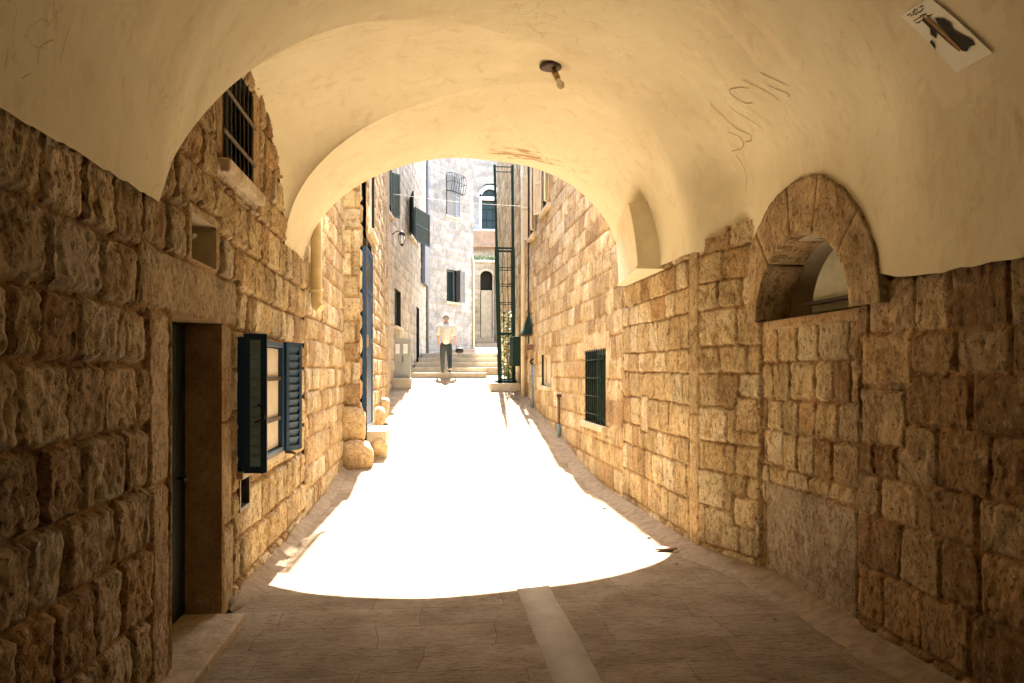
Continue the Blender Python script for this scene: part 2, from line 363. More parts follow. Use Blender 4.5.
def stone_wall(name, W, s0, s1, z0, z1, res, mat, pal='gold', ch=(.24, .34), sw=(.25, .6), seed=1, relief=.03, rough=.014,
               md=.03, jw=.012, ew=.05, openings=(), dressed=(), panels=(), top=None, off=None, parent=None, palf=None, wav=.02, ell=None):
    sa = np.arange(s0, s1 + res * .5, res); za = np.arange(z0, z1 + res * .5, res)
    for (a, b_, c_, d_) in openings:
        for arr, vals in (('s', (a, b_)), ('z', (c_, d_))):
            g = sa if arr == 's' else za
            for v_ in vals:
                if g[0] < v_ < g[-1]: g[np.argmin(np.abs(g - v_))] = v_
    S, Z = np.meshgrid(sa, za, indexing='ij')
    D, ID, U, V = layout(S, Z, s0, s1, z0, z1 + .4, ch, sw, seed, wav)
    rec = np.zeros_like(S); flat = np.zeros_like(S); tone = np.full(S.shape + (3,), -1.0)
    for (a, b_, c_, d_, ch2, sw2, rc) in panels:
        k = (S > a) & (S < b_) & (Z > c_) & (Z < d_)
        d2, i2, u2, v2 = layout(S, Z, a, b_, c_, d_, ch2, sw2, seed + 77, .02)
        de = np.minimum(np.minimum(S - a, b_ - S), np.minimum(Z - c_, d_ - Z))
        D = np.where(k, np.minimum(d2, de), np.minimum(D, np.where(de < 0, np.maximum(-de, 0), 9)) if True else D)
        ID = np.where(k, i2 + 5000, ID); U = np.where(k, u2, U); V = np.where(k, v2, V); rec = np.where(k, rc, rec)
    for (a, b_, c_, d_, fl, tn) in dressed:
        wob = .012 * fbm(S * 5, Z * 5, seed + 3, 2)
        de = np.minimum(np.minimum(S - a, b_ - S), np.minimum(Z - c_, d_ - Z)) + wob
        k = de > 0
        D = np.where(k, de, np.minimum(D, np.maximum(-de, 0) + .0)); ID = np.where(k, 9000 + a * 31 + c_ * 17, ID)
        flat = np.where(k, fl, flat); U = np.where(k, 0, U); V = np.where(k, 0, V)
        if tn is not None:
            tone[k] = tn
    q = np.floor(ID).astype(np.int64)
    r1 = hash2(q, q * 3 + 1, seed); r2 = hash2(q * 5 + 2, q, seed + 1); r3 = hash2(q + 11, q * 7, seed + 2); r4 = hash2(q * 2 + 3, q * 11, seed + 4)
    D = D + .010 * fbm(S * 16, Z * 16, seed + 20, 3)
    bs = sstep(jw * .4, jw + ew * (.6 + .8 * r4), D)
    h = relief * (.25 + .9 * r1) + relief * .9 * ((r2 - .5) * U + (r3 - .5) * V) * 1.6
    rg = rough * (1 - flat)
    h = h * (1 - flat * .8) + rg * (.55 * fbm(S * 5, Z * 4, seed + 30, 3) + .75 * fbm(S * 17, Z * 14, seed + 40, 4) + .45 * fbm(S * 34, Z * 24, seed + 44, 2) - 1.6 * np.maximum(fbm(S * 24, Z * 18, seed + 50, 3) - .2, 0))
    h = h * bs - md * (1 - bs) * (1 - .5 * flat) - rec + rough * .35 * fbm(S * 30, Z * 30, seed + 60, 2) * (1 - .8 * flat)
    if off is not None: h = h + off(S, Z)
    # damp at opening edges
    hole = np.zeros(S.shape, bool)
    for (a, b_, c_, d_) in openings:
        de = np.maximum(np.maximum(a - S, S - b_), np.maximum(c_ - Z, Z - d_))
        w = sstep(0, .05, de); base_h = off(S, Z) if off is not None else 0
        h = np.where(de > -1e-6, base_h + (h - base_h) * w, h)
    # colours
    P = np.array(PAL[pal]); idx = (hash2(q * 13 + 5, q + 9, seed + 6) * len(P)).astype(int) % len(P)
    C = P[idx]
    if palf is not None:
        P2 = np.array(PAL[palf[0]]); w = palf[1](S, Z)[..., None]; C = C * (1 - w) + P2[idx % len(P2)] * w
    C = np.where(tone >= 0, tone, C)
    C = C * (.84 + .32 * r2[..., None])
    v = fbm(S * 3, Z * 3, seed + 70, 4)[..., None]
    C = C * (1 + .18 * v) 
    jm = (1 - sstep(jw * .6, jw * 2.2, D))[..., None]
    C = C * (1 - jm) + np.array(MORT[pal]) * jm * (1 + .3 * v)
    O, Dv, N = np.array(W.O), np.array(W.D), np.array(W.N)
    co = O + S[..., None] * Dv + Z[..., None] * np.array([0, 0, 1.0]) + h[..., None] * N
    n, m_ = S.shape
    I = np.arange(n * m_).reshape(n, m_)
    q4 = np.stack([I[:-1, :-1], I[1:, :-1], I[1:, 1:], I[:-1, 1:]], -1).reshape(-1, 4)
    sc = ((sa[:-1] + sa[1:]) / 2)[:, None] + 0 * za[None, :-1]; zc = ((za[:-1] + za[1:]) / 2)[None, :] + 0 * sa[:-1, None]
    keep = np.ones(sc.shape, bool)
    for (a, b_, c_, d_) in openings: keep &= ~((sc > a) & (sc < b_) & (zc > c_) & (zc < d_))
    if top is not None: keep &= zc < top(sc)
    if ell is not None: keep &= ~ell(sc, zc)
    q4 = q4[keep.ravel()]
    used = np.unique(q4); remap = -np.ones(n * m_, int); remap[used] = np.arange(len(used)); q4 = remap[q4]
    # orientation so that the normal faces N
    cr = np.cross(Dv, [0, 0, 1.0])
    if np.dot(cr, N) < 0: q4 = q4[:, ::-1]
    vv = co.reshape(-1, 3)[used]; cc = C.reshape(-1, 3)[used]
    me = bpy.data.meshes.new(name); me.vertices.add(len(vv)); me.vertices.foreach_set('co', vv.ravel())
    me.loops.add(q4.size); me.loops.foreach_set('vertex_index', q4.ravel())
    me.polygons.add(len(q4)); me.polygons.foreach_set('loop_start', np.arange(0, q4.size, 4)); me.polygons.foreach_set('loop_total', np.full(len(q4), 4))
    me.polygons.foreach_set('use_smooth', np.ones(len(q4), bool))
    me.update(calc_edges=True); me.validate()
    ca = me.color_attributes.new('Col', 'FLOAT_COLOR', 'POINT')
    ca.data.foreach_set('color', np.concatenate([np.clip(cc, 0, 1), np.ones((len(cc), 1))], 1).ravel())
    me.materials.append(mat)
    o = bpy.data.objects.new(name, me); COL.objects.link(o)
    return attach(o, parent)

def setcol(o, rgb):
    me = o.data; ca = me.color_attributes.new('Col', 'FLOAT_COLOR', 'POINT')
    n = len(me.vertices); r = np.random.RandomState(n)
    k = np.ones((n, 4)); k[:, :3] = np.array(rgb) * (1 + .12 * (r.rand(n, 1) - .5)); ca.data.foreach_set('color', k.ravel()); return o

def grid_mesh(name, co, mat, parent=None, sharp=None, flip=False, keep=None):
    n, m_ = co.shape[:2]; I = np.arange(n * m_).reshape(n, m_)
    q4 = np.stack([I[:-1, :-1], I[1:, :-1], I[1:, 1:], I[:-1, 1:]], -1).reshape(-1, 4)
    if keep is not None: q4 = q4[keep(co.reshape(-1, 3)[q4].mean(1))]
    if flip: q4 = q4[:, ::-1]
    me = bpy.data.meshes.new(name); me.vertices.add(n * m_); me.vertices.foreach_set('co', co.reshape(-1, 3).ravel())
    me.loops.add(q4.size); me.loops.foreach_set('vertex_index', q4.ravel())
    me.polygons.add(len(q4)); me.polygons.foreach_set('loop_start', np.arange(0, q4.size, 4)); me.polygons.foreach_set('loop_total', np.full(len(q4), 4))
    me.polygons.foreach_set('use_smooth', np.ones(len(q4), bool)); me.update(calc_edges=True); me.validate()
    if sharp is not None: me.set_sharp_from_angle(angle=sharp)
    me.materials.append(mat); o = bpy.data.objects.new(name, me); COL.objects.link(o); return attach(o, parent)

def noise_col(x, y): return fbm(np.asarray(x, float), np.asarray(y, float), 3, 3)

# ------------------------------------------------------------------ ground
GY = [-400, 11.2, 13, 15, 18, 22, 23.3, 26, 28, 31, 33, 40, 46, 400]
GZ = [0, 0, .14, .42, .70, 1.24, 1.54, 1.58, 1.86, 2.22, 2.6, 3.3, 3.4, 3.4]
def gz(y): return float(np.interp(y, GY, GZ))
xs = np.concatenate([np.linspace(-300, -4, 12), np.linspace(-3.8, 5, 70), np.linspace(5.4, 300, 12)])
ys = np.concatenate([np.linspace(-200, -6, 10), np.arange(-5.8, 36, .1), np.linspace(36.5, 60, 20), np.linspace(70, 400, 10)])
Xg, Yg = np.meshgrid(xs, ys, indexing='ij')
Zg = np.interp(Yg, GY, GZ); ker = np.ones(9) / 9
zl = np.interp(ys, GY, GZ); zsm = np.interp(ys, ys, np.convolve(np.pad(zl, 4, 'edge'), ker, 'valid')); Zg = np.broadcast_to(zsm, Xg.shape).copy()
Zg += .006 * fbm(Xg * 1.5, Yg * 2.5, 8, 3) * (np.abs(Xg) < 6)
g = grid_mesh('ground', np.stack([Xg, Yg, Zg], -1), M_PAVE)
tag(g, 'worn stone paving of the lane rising towards the steps', kind='structure')
def gsm(y): return float(np.interp(y, ys, zsm))
# smooth stone strip down the middle
yy = np.arange(-5.5, 22.5, .25); bw = []
st = np.zeros((4, len(yy), 3))
for i, (xx, dz) in enumerate(((.67, -.02), (.675, .012), (.935, .012), (.94, -.02))):
    st[i, :, 0] = xx + .01 * noise_col(yy * 2, yy * 0 + i); st[i, :, 1] = yy; st[i, :, 2] = [gsm(v) + dz for v in yy]
s_ = grid_mesh('paving_strip', st, M_STRIP, flip=False); tag(s_, 'smooth pale stone strip running down the middle of the lane', kind='structure')
# steps beyond
def rough_block(mb, x0, x1, y0, y1, z0, z1): mb.box(x0, x1, y0, y1, z0, z1)
mb = MB()
for (x0, x1, y0, y1, zt) in ((-.8, 1.66, 23.4, 26.0, 1.68), (-.62, 2.46, 26.0, 27.0, 1.85), (-.5, 2.46, 27.0, 28.0, 2.03), (-.4, 2.46, 28.0, 29.3, 2.20), (-.3, 2.46, 29.3, 31.0, 2.38)):
    mb.box(x0, x1, y0, y1 + .05, zt - .6, zt)
s_ = mb.build('stone_steps', M_STEP, None, .02); tag(s_, 'broad worn stone steps climbing at the far end of the lane', kind='structure')

# ------------------------------------------------------------------ vaulted passage
tun = thing('vaulted_passage', 'vaulted stone passage with cream plastered ceiling over the lane', 'archway', (.65, 3, 0))
NT = 150
tha = np.linspace(0, np.pi, NT)
cols = []
u1 = np.linspace(0, 1, 150); u2 = (1 - np.cos(np.linspace(0, np.pi, 61))) / 2; u3 = np.linspace(0, 1, 40)
Y = np.zeros((NT, 150 + 60 + 39)); TH = np.zeros_like(Y)
for i, th in enumerate(tha):
    n_, f_ = float(near(th)), float(far(th))
    x_end = float(vault(th, 9.5)[0]); ye = float(yend(x_end))
    y1 = -7 + (n_ + 7) * u1 ** .7; y2 = n_ + (f_ - n_) * u2; y3 = f_ + (ye - f_) * u3
    Y[i] = np.concatenate([y1, y2[1:], y3[1:]]); TH[i] = th
X, Z = vault(TH, Y)
und = .018 * fbm(Y * .9, TH * 2.2, 12, 3) * np.sin(TH) + .014 * fbm(Y * 9, TH * 0 + 4, 13, 4) * sstep(.03, 0, np.minimum(TH, np.pi - TH))
g = grid_mesh('vault', np.stack([X, Y, Z + und], -1), M_PLASTER, tun, sharp=R(16), flip=True,
              keep=lambda c: ~((c[:, 0] > 2.3) & (((c[:, 1] - 5.69) / .93) ** 2 + (np.maximum(c[:, 2] - 2.12, 0) / .78) ** 2 < 1)))
VEND = np.stack([X[:, -1], Y[:, -1], (Z + und)[:, -1]], -1)
# facade above the mouth
mb = MB(); n = NT
vv = []
for k in range(0, NT):
    x, y, z = VEND[k]
    vv += [(x, y, z), (x, y, 9), (x, y - .06, z + .05), (x, y - .06, 9)]
ff = []
for k in range(NT - 1):
    a = 4 * k; b_ = a + 4
    ff += [(a, b_, b_ + 1, a + 1), (a + 2, a + 3, b_ + 3, b_ + 2), (a + 1, b_ + 1, b_ + 3, a + 3), (a, a + 2, b_ + 2, b_)]
mb.add(vv, ff); mb.build('facade', M_STEP, tun)
mb = MB(); mb.box(-2.4, 3.6, -7, 9.1, 4.75, 5.0); mb.box(.7, 3.6, 9.102, 9.45, 4.75, 5.0); mb.box(1.6, 3.6, 9.452, 9.72, 4.75, 5.0); mb.box(-2.4, 3.6, -7.3, -7.05, -.2, 5.0); mb.box(-2.6, -2.4, -7, 9.3, -.2, 5.0); mb.box(3.6, 3.8, -7, 10, -.2, 5.0)
mb.box(-2.4, -1.44, 8.9, 9.15, 2.4, 4.8); mb.box(2.5, 3.6, 9.7, 9.95, 2.4, 4.8)
mb.build('light_block_shell', M_STEP, tun)  # unseen shell and end wall, added to shut light out of the passage

# left wall of the passage and on to the pier:  s runs along +Y from y=-7
WL = frame((XL - .015, 0, 0), (0, 1, 0), (1, 0, 0))
def topL(y):
    base_ = zsL(y) + .05
    n0, f0 = float(near(0)), float(far(0)); s = np.clip((y - (n0 + f0) / 2) / ((f0 - n0) / 2), -1, 1)
    rs = max(4.0 - float(vmain(np.array(0.), np.array((n0 + f0) / 2))), 0)
    return base_ + rs * np.sqrt(1 - s * s)
DOOR = (4.58, 5.64, .02, 2.03); SHW = (6.08, 7.62, .97, 1.96); NICHE = (4.95, 5.5, 2.38, 2.66); GRW = (5.66, 6.62, 3.16, 3.92); SLOT = (6.08, 6.42, .66, .90)
HO = [DOOR, SHW, NICHE, GRW, SLOT]
dd = [(4.10, 6.05, 2.03, 2.36, .7, (.52, .41, .27)), (5.64, 5.92, 1.35, 2.03, .75, (.50, .38, .23)), (5.64, 5.90, .62, 1.35, .75, (.52, .40, .25)),
      (5.64, 5.95, 0, .62, .7, (.50, .38, .22)), (4.22, 4.53, 1.1, 2.03, .6, (.46, .36, .24)), (4.25, 4.53, 0, 1.1, .6, (.44, .33, .21)),
      (4.86, 5.6, 2.36, 2.74, .6, (.54, .42, .26)), (5.5, 6.8, 3.02, 3.16, .7, (.66, .58, .46)), (5.46, 5.66, 3.16, 4.0, .6, (.52, .38, .22)), (6.62, 6.85, 3.16, 4.0, .6, (.52, .38, .22))]
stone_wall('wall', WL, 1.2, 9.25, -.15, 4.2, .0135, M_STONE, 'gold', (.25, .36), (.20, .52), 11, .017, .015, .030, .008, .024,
           HO, dd, (), topL, None, tun, ('dark', lambda S, Z: 1 - sstep(3.6, 5.2, S)))  # greyer near stones, with the falloff of light darkened into their colour
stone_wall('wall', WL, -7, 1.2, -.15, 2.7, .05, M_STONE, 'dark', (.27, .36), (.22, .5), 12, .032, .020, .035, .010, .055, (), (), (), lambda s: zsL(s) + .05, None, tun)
# right wall of the passage
WR = frame((0, 0, 0), (0, 1, 0), (-1, 0, 0))
offR = lambda S, Z: -(xr(S) + .012)
PY0, PY1 = 4.94, 6.44
ellin = lambda S, Z: (Z > 2.12) & (((S - 5.69) / .80) ** 2 + ((Z - 2.1) / .70) ** 2 < 1)
stone_wall('wall', WR, 1.2, 10.2, -.15, 3.0, .0135, M_STONE, 'gold', (.23, .35), (.24, .58), 25, .008, .010, .020, .005, .014,
           (), [(4.99, 6.40, -.2, .80, .75, (.47, .40, .32)), (7.30, 7.52, -.2, 1.3, .85, (.58, .45, .27)), (7.30, 7.52, 1.3, 3.2, .85, (.60, .47, .28)),
                (6.50, 6.8, .35, .62, .5, (.64, .53, .36)), (6.48, 6.76, 1.2, 1.48, .5, (.60, .48, .32)), (4.35, 4.90, 1.62, 1.94, .5, (.52, .38, .22)),
                (4.42, 4.90, 1.25, 1.6, .45, (.56, .44, .28)), (9.0, 9.3, 1.0, 1.42, .9, (.72, .62, .44)), (6.1, 6.4, .95, 1.23, .6, (.60, .52, .40))],
           [(PY0, PY1, -.15, 2.13, (.22, .34), (.20, .42), .025)],
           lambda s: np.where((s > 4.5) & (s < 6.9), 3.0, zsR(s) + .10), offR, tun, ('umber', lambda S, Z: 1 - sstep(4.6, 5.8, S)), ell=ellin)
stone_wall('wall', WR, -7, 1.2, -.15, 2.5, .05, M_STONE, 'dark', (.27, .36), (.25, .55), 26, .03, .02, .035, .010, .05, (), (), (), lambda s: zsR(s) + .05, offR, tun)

# niche: voussoir ring, recess and the pale panel inside
ni = MB()
def niche_mesh():
    vo_ = []; fo = []; colr = []
    angs = [0, 38, 72, 98, 132, 180]
    rnd = random.Random(4)
    NR, NA = 22, 26
    for a0, a1 in zip(angs[:-1], angs[1:]):
        base_i = len(vo_); tn = random.Random(int(a0) + 3).uniform(.85, 1.1)
        for i in range(NA + 1):
            for j in range(NR + 1):
                fi = [0, .004][i] if i < 2 else ([1, .996][NA - i] if NA - i < 2 else i / NA); a = R(a0 + (a1 - a0) * fi); rr = j / NR
                rr = [0, .003][j] if j < 2 else ([1, .997][NR - j] if NR - j < 2 else rr); edge = min(i, NA - i, j, NR - j)
                ga = .004 / .9
                if i == 0: a += ga
                if i == NA: a -= ga
                jag = (.022 * float(noise_col(a * 4, 2.0)) + .010 * float(noise_col(a * 14, 7.0))) * rr
                hw = .74 + (.36 + jag) * rr; hh = .60 + (.41 + jag) * rr
                y = 5.69 - hw * math.cos(a); z = 2.12 + hh * math.sin(a)
                bm_ = float(noise_col(y * 20, z * 20)) * .006 + float(noise_col(y * 4 + 9, z * 4)) * .006
                x = 2.75 - .040 - bm_ - .006 * tn
                ej = min(j, NR - j)
                if j in (0, 1): rr2 = 0.0
                if edge == 0: x += (.30 if ej == 0 else .018)
                vo_.append((x, y, z)); colr.append(tn)
        for i in range(NA):
            for j in range(NR):
                q = base_i + i * (NR + 1) + j
                fo.append((q, q + NR + 1, q + NR + 2, q + 1))
    return vo_, fo, colr
v_, f_, c_ = niche_mesh(); ni.add(v_, f_, True)
nich = ni.build('arch_stones', M_STONE, tun)
me = nich.data; ca = me.color_attributes.new('Col', 'FLOAT_COLOR', 'POINT')
ys_ = np.zeros(len(me.vertices) * 3); me.vertices.foreach_get('co', ys_); ys_ = ys_.reshape(-1, 3)
an = np.degrees(np.arctan2(ys_[:, 2] - 2.12, 5.69 - ys_[:, 1])); seg = np.digitize(an, [38, 72, 98, 132])
tn = np.array([[.52, .40, .25], [.50, .37, .22], [.55, .41, .245], [.47, .345, .21], [.50, .38, .23]])[seg] * (1 + .2 * noise_col(ys_[:, 1] * 6, ys_[:, 2] * 6))[:, None]
ca.data.foreach_set('color', np.concatenate([tn, np.ones((len(tn), 1))], 1).ravel())
# recess box (open to the lane) behind
mb = MB()
N1 = 24; pr = [(5.69 - .78 * math.cos(math.pi * i / N1), 2.12 + .6 * math.sin(math.pi * i / N1)) for i in range(N1 + 1)]
vv = [(2.80, y, z) for y, z in pr] + [(3.45, y, z) for y, z in pr]; nn_ = N1 + 1
ff = [(i, i + 1, i + 1 + nn_, i + nn_) for i in range(N1)] + [tuple(range(nn_, 2 * nn_))[::-1], (0, nn_, 2 * nn_ - 1, N1)]
mb.add(vv, ff); rc = mb.build('recess', M_STEP, tun)
mb = MB(); mb.box(2.765, 3.0, 4.93, 6.45, 2.04, 2.12); o = mb.build('sill', M_STONE, tun, .015); setcol(o, (.50, .37, .22))
# pale rendered infill closing the back of the niche, with a ledge
mb = MB(); pr2 = [(5.30 - .72 * math.cos(math.pi * i / N1), 2.16 + .54 * math.sin(math.pi * i / N1)) for i in range(N1 + 1)]
vv = [(2.98, y, z) for y, z in pr2] + [(3.3, y, z) for y, z in pr2]
ff = [(i, i + nn_, i + 1 + nn_, i + 1) for i in range(N1)] + [tuple(range(nn_)), (0, N1, 2 * nn_ - 1, nn_)]
mb.add(vv, ff); mb.build('infill', M_TANK, tun, .02)
mb = MB(); mb.box(2.93, 3.1, 4.93, 6.02, 2.22, 2.245); mb.build('ledge', M_DARK, tun)

# the plaster foot of the mouth arch on the right (a block with a shaded end)
mb = MB()
prof = []
yy0, yy1 = 8.35, 10.06
vv = []
nz_ = 10
for k, yv in enumerate((yy0, yy1)):
    face = 2.20 if k == 0 else 2.40
    th_w = xr(yv)
    pts = [(th_w + .05, 2.80), (face - .02, 2.80)]
    for i in range(nz_ + 1):
        z = 2.84 + (3.50 - 2.84) * i / nz_
        pts.append((face - .10 * (i / nz_) ** 1.5 * (1 if k == 0 else .4), z))
    pts.append((th_w + .05, 3.55))
    vv += [(x, yv, z) for x, z in pts]
m_ = len(vv) // 2
ff = [tuple(range(m_)), tuple(range(m_, 2 * m_))[::-1]] + [(i, (i + 1) % m_, (i + 1) % m_ + m_, i + m_) for i in range(m_)]
mb.add(vv, ff); mb.build('arch_foot', M_PLASTER, tun, .012)

# left door: dark leaf in a deep reveal, threshold
def reveal(W, op, depth, mat, parent, name='reveal', back=None):
    a, b_, c_, d_ = op; mb = MB(); e = .0
    v = [W(a, c_, e), W(b_, c_, e), W(b_, d_, e), W(a, d_, e), W(a, c_, -depth), W(b_, c_, -depth), W(b_, d_, -depth), W(a, d_, -depth)]
    mb.add(v, [(0, 1, 5, 4), (1, 2, 6, 5), (2, 3, 7, 6), (3, 0, 4, 7)])
    if back is None: mb.add(v[4:], [(0, 1, 2, 3)])
    return mb.build(name, mat, parent)
o = reveal(WL, (4.58, 5.64, -.05, 2.03), .5, M_STONE_FINE, tun, 'door_reveal'); setcol(o, (.46, .34, .20))
dr = MB().fbox(WL, 4.55, 5.62, .06, 2.02, -.30, -.25).build('door', M_BLACKDOOR, tun)
mb = MB()
for k in range(6): mb.fbox(WL, 4.57 + k * .176, 4.57 + k * .176 + .165, .08, 2.0, -.25, -.235)
mb.build('boards', M_BLACKDOOR, dr, .004)
MB().tube([WL(5.45, 1.0, -.23), WL(5.45, 1.0, -.18), WL(5.36, 1.0, -.18)], .012).build('handle', M_DARK, dr)
o = MB().fbox(WL, 4.15, 5.60, -.10, .065, -.25, .17).build('threshold', M_STONE_FINE, tun, .015); setcol(o, (.50, .40, .26))

# left shuttered window
o = reveal(WL, SHW, .20, M_CREAM, tun, 'window_reveal')
win = MB()
for (a, b_, c_, d_) in ((6.08, 6.12, .97, 1.96), (7.58, 7.62, .97, 1.96), (6.12, 7.58, .97, 1.01), (6.12, 7.58, 1.92, 1.96)): win.fbox(WL, a, b_, c_, d_, -.02, .06)
win = win.build('window', M_BLUE, tun, .004)
MB().fbox(WL, 6.13, 7.57, 1.02, 1.91, -.02, .02).build('panel', M_PALEWOOD, win)
mb = MB()
for z in (1.28, 1.64): mb.fbox(WL, 6.12, 7.58, z - .018, z + .018, .0, .045)
mb.build('cross_bar', M_DARK, win)
mb = MB().fbox(WL, 6.0, 7.7, .91, .965, -.02, .06); o = mb.build('sill', M_STONE_FINE, win, .01); setcol(o, (.62, .53, .40))
def shutter(hinge_s, ang, w, name='shutter'):
    """leaf hinged at s=hinge_s, swung out by ang degrees from the +s direction towards the lane"""
    a = R(ang); D2 = WL.D * math.cos(a) + WL.N * math.sin(a); N2 = WL.D * math.sin(a) - WL.N * math.cos(a)
    O2 = Vector(WL(hinge_s, 0, .06)); W2 = frame((O2.x, O2.y, 0), D2, N2)
    mb = MB(); z0, z1 = .96, 1.98; fr = .045
    for (s0, s1, c_, d_) in ((0, fr, z0, z1), (w - fr, w, z0, z1), (fr, w - fr, z0, z0 + fr), (fr, w - fr, z1 - fr, z1)): mb.fbox(W2, s0, s1, c_, d_, -.02, .02)
    lf = mb.build(name, M_BLUE, tun, .004)
    sl = MB(); n = 13
    sl.fbox(W2, fr, w - fr, z0 + fr, z1 - fr, -.004, .004)
    for i in range(n):
        z = z0 + .085 + (z1 - z0 - .17) * i / (n - 1)
        sl.add([W2(fr, z - .035, .014), W2(w - fr, z - .035, .014), W2(w - fr, z + .038, -.012), W2(fr, z + .038, -.012),
                W2(fr, z - .035, .004), W2(w - fr, z - .035, .004), W2(w - fr, z + .038, -.020), W2(fr, z + .038, -.020)],
               [(0, 1, 2, 3), (7, 6, 5, 4), (0, 4, 5, 1), (3, 2, 6, 7), (0, 3, 7, 4), (1, 5, 6, 2)])
    for i in range(n):
        z = z0 + .085 + (z1 - z0 - .17) * (i + .5) / (n - 1)
        if z < z1 - .06: MB().fbox(W2, fr + .012, w - fr - .02, z - .006, z + .006, -.0145, .0145).build('louvre_shade_bar', M_DARK, lf)  # solid dark bars drawn in for the shade between slats
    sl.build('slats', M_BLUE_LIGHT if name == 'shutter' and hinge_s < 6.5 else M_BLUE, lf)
    return lf, W2
lf, W2 = shutter(6.02, 84, .165)
mb = MB(); mb.tube([W2(.10, 1.46, -.02), W2(.14, 1.44, -.05), W2(.15, 1.36, -.05), W2(.08, 1.33, -.02)], .007); mb.build('latch', M_DARK, lf)
lf2, W3 = shutter(7.68, 24, .26)
mb = MB()
for s in (6.25, 7.7):
    MB().tube([WL(s, .955, .0), WL(s, .945, .12), WL(s + .0, .93, .16)], .014).build('shutter_stay', M_IRON_PALE, win)
# dark slot under the near shutter
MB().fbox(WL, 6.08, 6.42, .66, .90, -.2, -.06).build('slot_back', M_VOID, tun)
mb = MB()
for (a, b_, c_, d_) in ((6.08, 6.11, .66, .90), (6.39, 6.42, .66, .90), (6.11, 6.39, .66, .685)): mb.fbox(WL, a, b_, c_, d_, -.05, .02)
o = mb.build('vent', M_IRON_PALE, tun)
# small square hole with a pipe stub
o = reveal(WL, NICHE, .28, M_STEP, tun, 'recess')
MB().tube([WL(5.33, 2.52, -.28), WL(5.16, 2.54, -.06), WL(5.12, 2.545, -.03)], .013).build('pipe_stub', M_WHITE, tun)
# high barred window
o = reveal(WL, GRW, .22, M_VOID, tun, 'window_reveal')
gw = MB()
for (a, b_, c_, d_) in ((5.66, 5.70, 3.16, 3.92), (6.58, 6.62, 3.16, 3.92), (5.70, 6.58, 3.16, 3.20), (5.70, 6.58, 3.88, 3.92), (6.12, 6.16, 3.2, 3.88)): gw.fbox(WL, a, b_, c_, d_, -.16, -.11)
gw = gw.build('window', M_GREEN, tun)
MB().fbox(WL, 5.70, 6.58, 3.20, 3.88, -.15, -.14).build('pane', M_GLASS_DARK, gw)
mb = MB()
for k in range(7): mb.tube([WL(5.74 + k * .135, 3.14, .0), WL(5.74 + k * .135, 3.94, .0)], .009, 6)
mb.build('upright_bars', M_DARK, gw)
mb = MB()
for z in (3.36, 3.66): mb.fbox(WL, 5.64, 6.64, z - .014, z + .014, .008, .018)
mb.build('cross_bars', M_IRON_PALE, gw)
mb = MB().fbox(WL, 5.58, 6.74, 3.06, 3.155, -.05, .07); o = mb.build('sill', M_STONE_FINE, gw, .015); setcol(o, (.66, .58, .47))

# marks on the plaster, each stroke lies on the vault surface
def on_vault(th, y, lift=.006):
    x, z = vault(th, y); e = 1e-3
    x1, z1 = vault(th + e, y); x2, z2 = vault(th, y + e)
    a = Vector((float(x1 - x), 0, float(z1 - z))); b_ = Vector((float(x2 - x), e, float(z2 - z))); n = a.cross(b_).normalized()
    p = Vector((float(x), float(y), float(z)))
    if n.dot(Vector((.4, y, 1.6)) - p) < 0: n = -n
    z_u = .018 * float(fbm(np.array(y * .9), np.array(th * 2.2), 12, 3)) * math.sin(th)
    return p + n * lift + Vector((0, 0, z_u)), n
def stroke(mb, pts, w):
    P_ = []
    for k in range(len(pts) - 1):
        for i in range(7):
            f = i / 7; P_.append((pts[k][0] * (1 - f) + pts[k + 1][0] * f, pts[k][1] * (1 - f) + pts[k + 1][1] * f))
    P_.append(pts[-1])
    for _ in range(3): P_ = [P_[0]] + [tuple((P_[i - 1][j] + 2 * P_[i][j] + P_[i + 1][j]) / 4 for j in (0, 1)) for i in range(1, len(P_) - 1)] + [P_[-1]]
    Q = [on_vault(*p) for p in P_]
    L, Rr = [], []
    for i, (p, n) in enumerate(Q):
        t_ = (Q[min(i + 1, len(Q) - 1)][0] - Q[max(i - 1, 0)][0]).normalized(); sdv = n.cross(t_).normalized()
        ww = w * (.6 + .5 * math.sin(i * 1.7) ** 2) * (0.35 if i in (0, len(Q) - 1) else 1)
        L.append(p + sdv * ww / 2); Rr.append(p - sdv * ww / 2)
    n = len(Q); mb.add(L + Rr, [(i, i + 1, i + 1 + n, i + n) for i in range(n - 1)])
def patch(mb, poly, lift, n=8, holes=None):
    """bilinear patch on the vault from four (th,y) corners"""
    vv = []; ff = []
    for i in range(n + 1):
        for j in range(n + 1):
            u, v = i / n, j / n
            q = [poly[0][k] * (1 - u) * (1 - v) + poly[1][k] * u * (1 - v) + poly[2][k] * u * v + poly[3][k] * (1 - u) * v for k in (0, 1)]
            vv.append(on_vault(q[0], q[1], lift)[0])
    for i in range(n):
        for j in range(n): a = i * (n + 1) + j; ff.append((a, a + 1, a + n + 2, a + n + 1))
    mb.add(vv, ff, True)
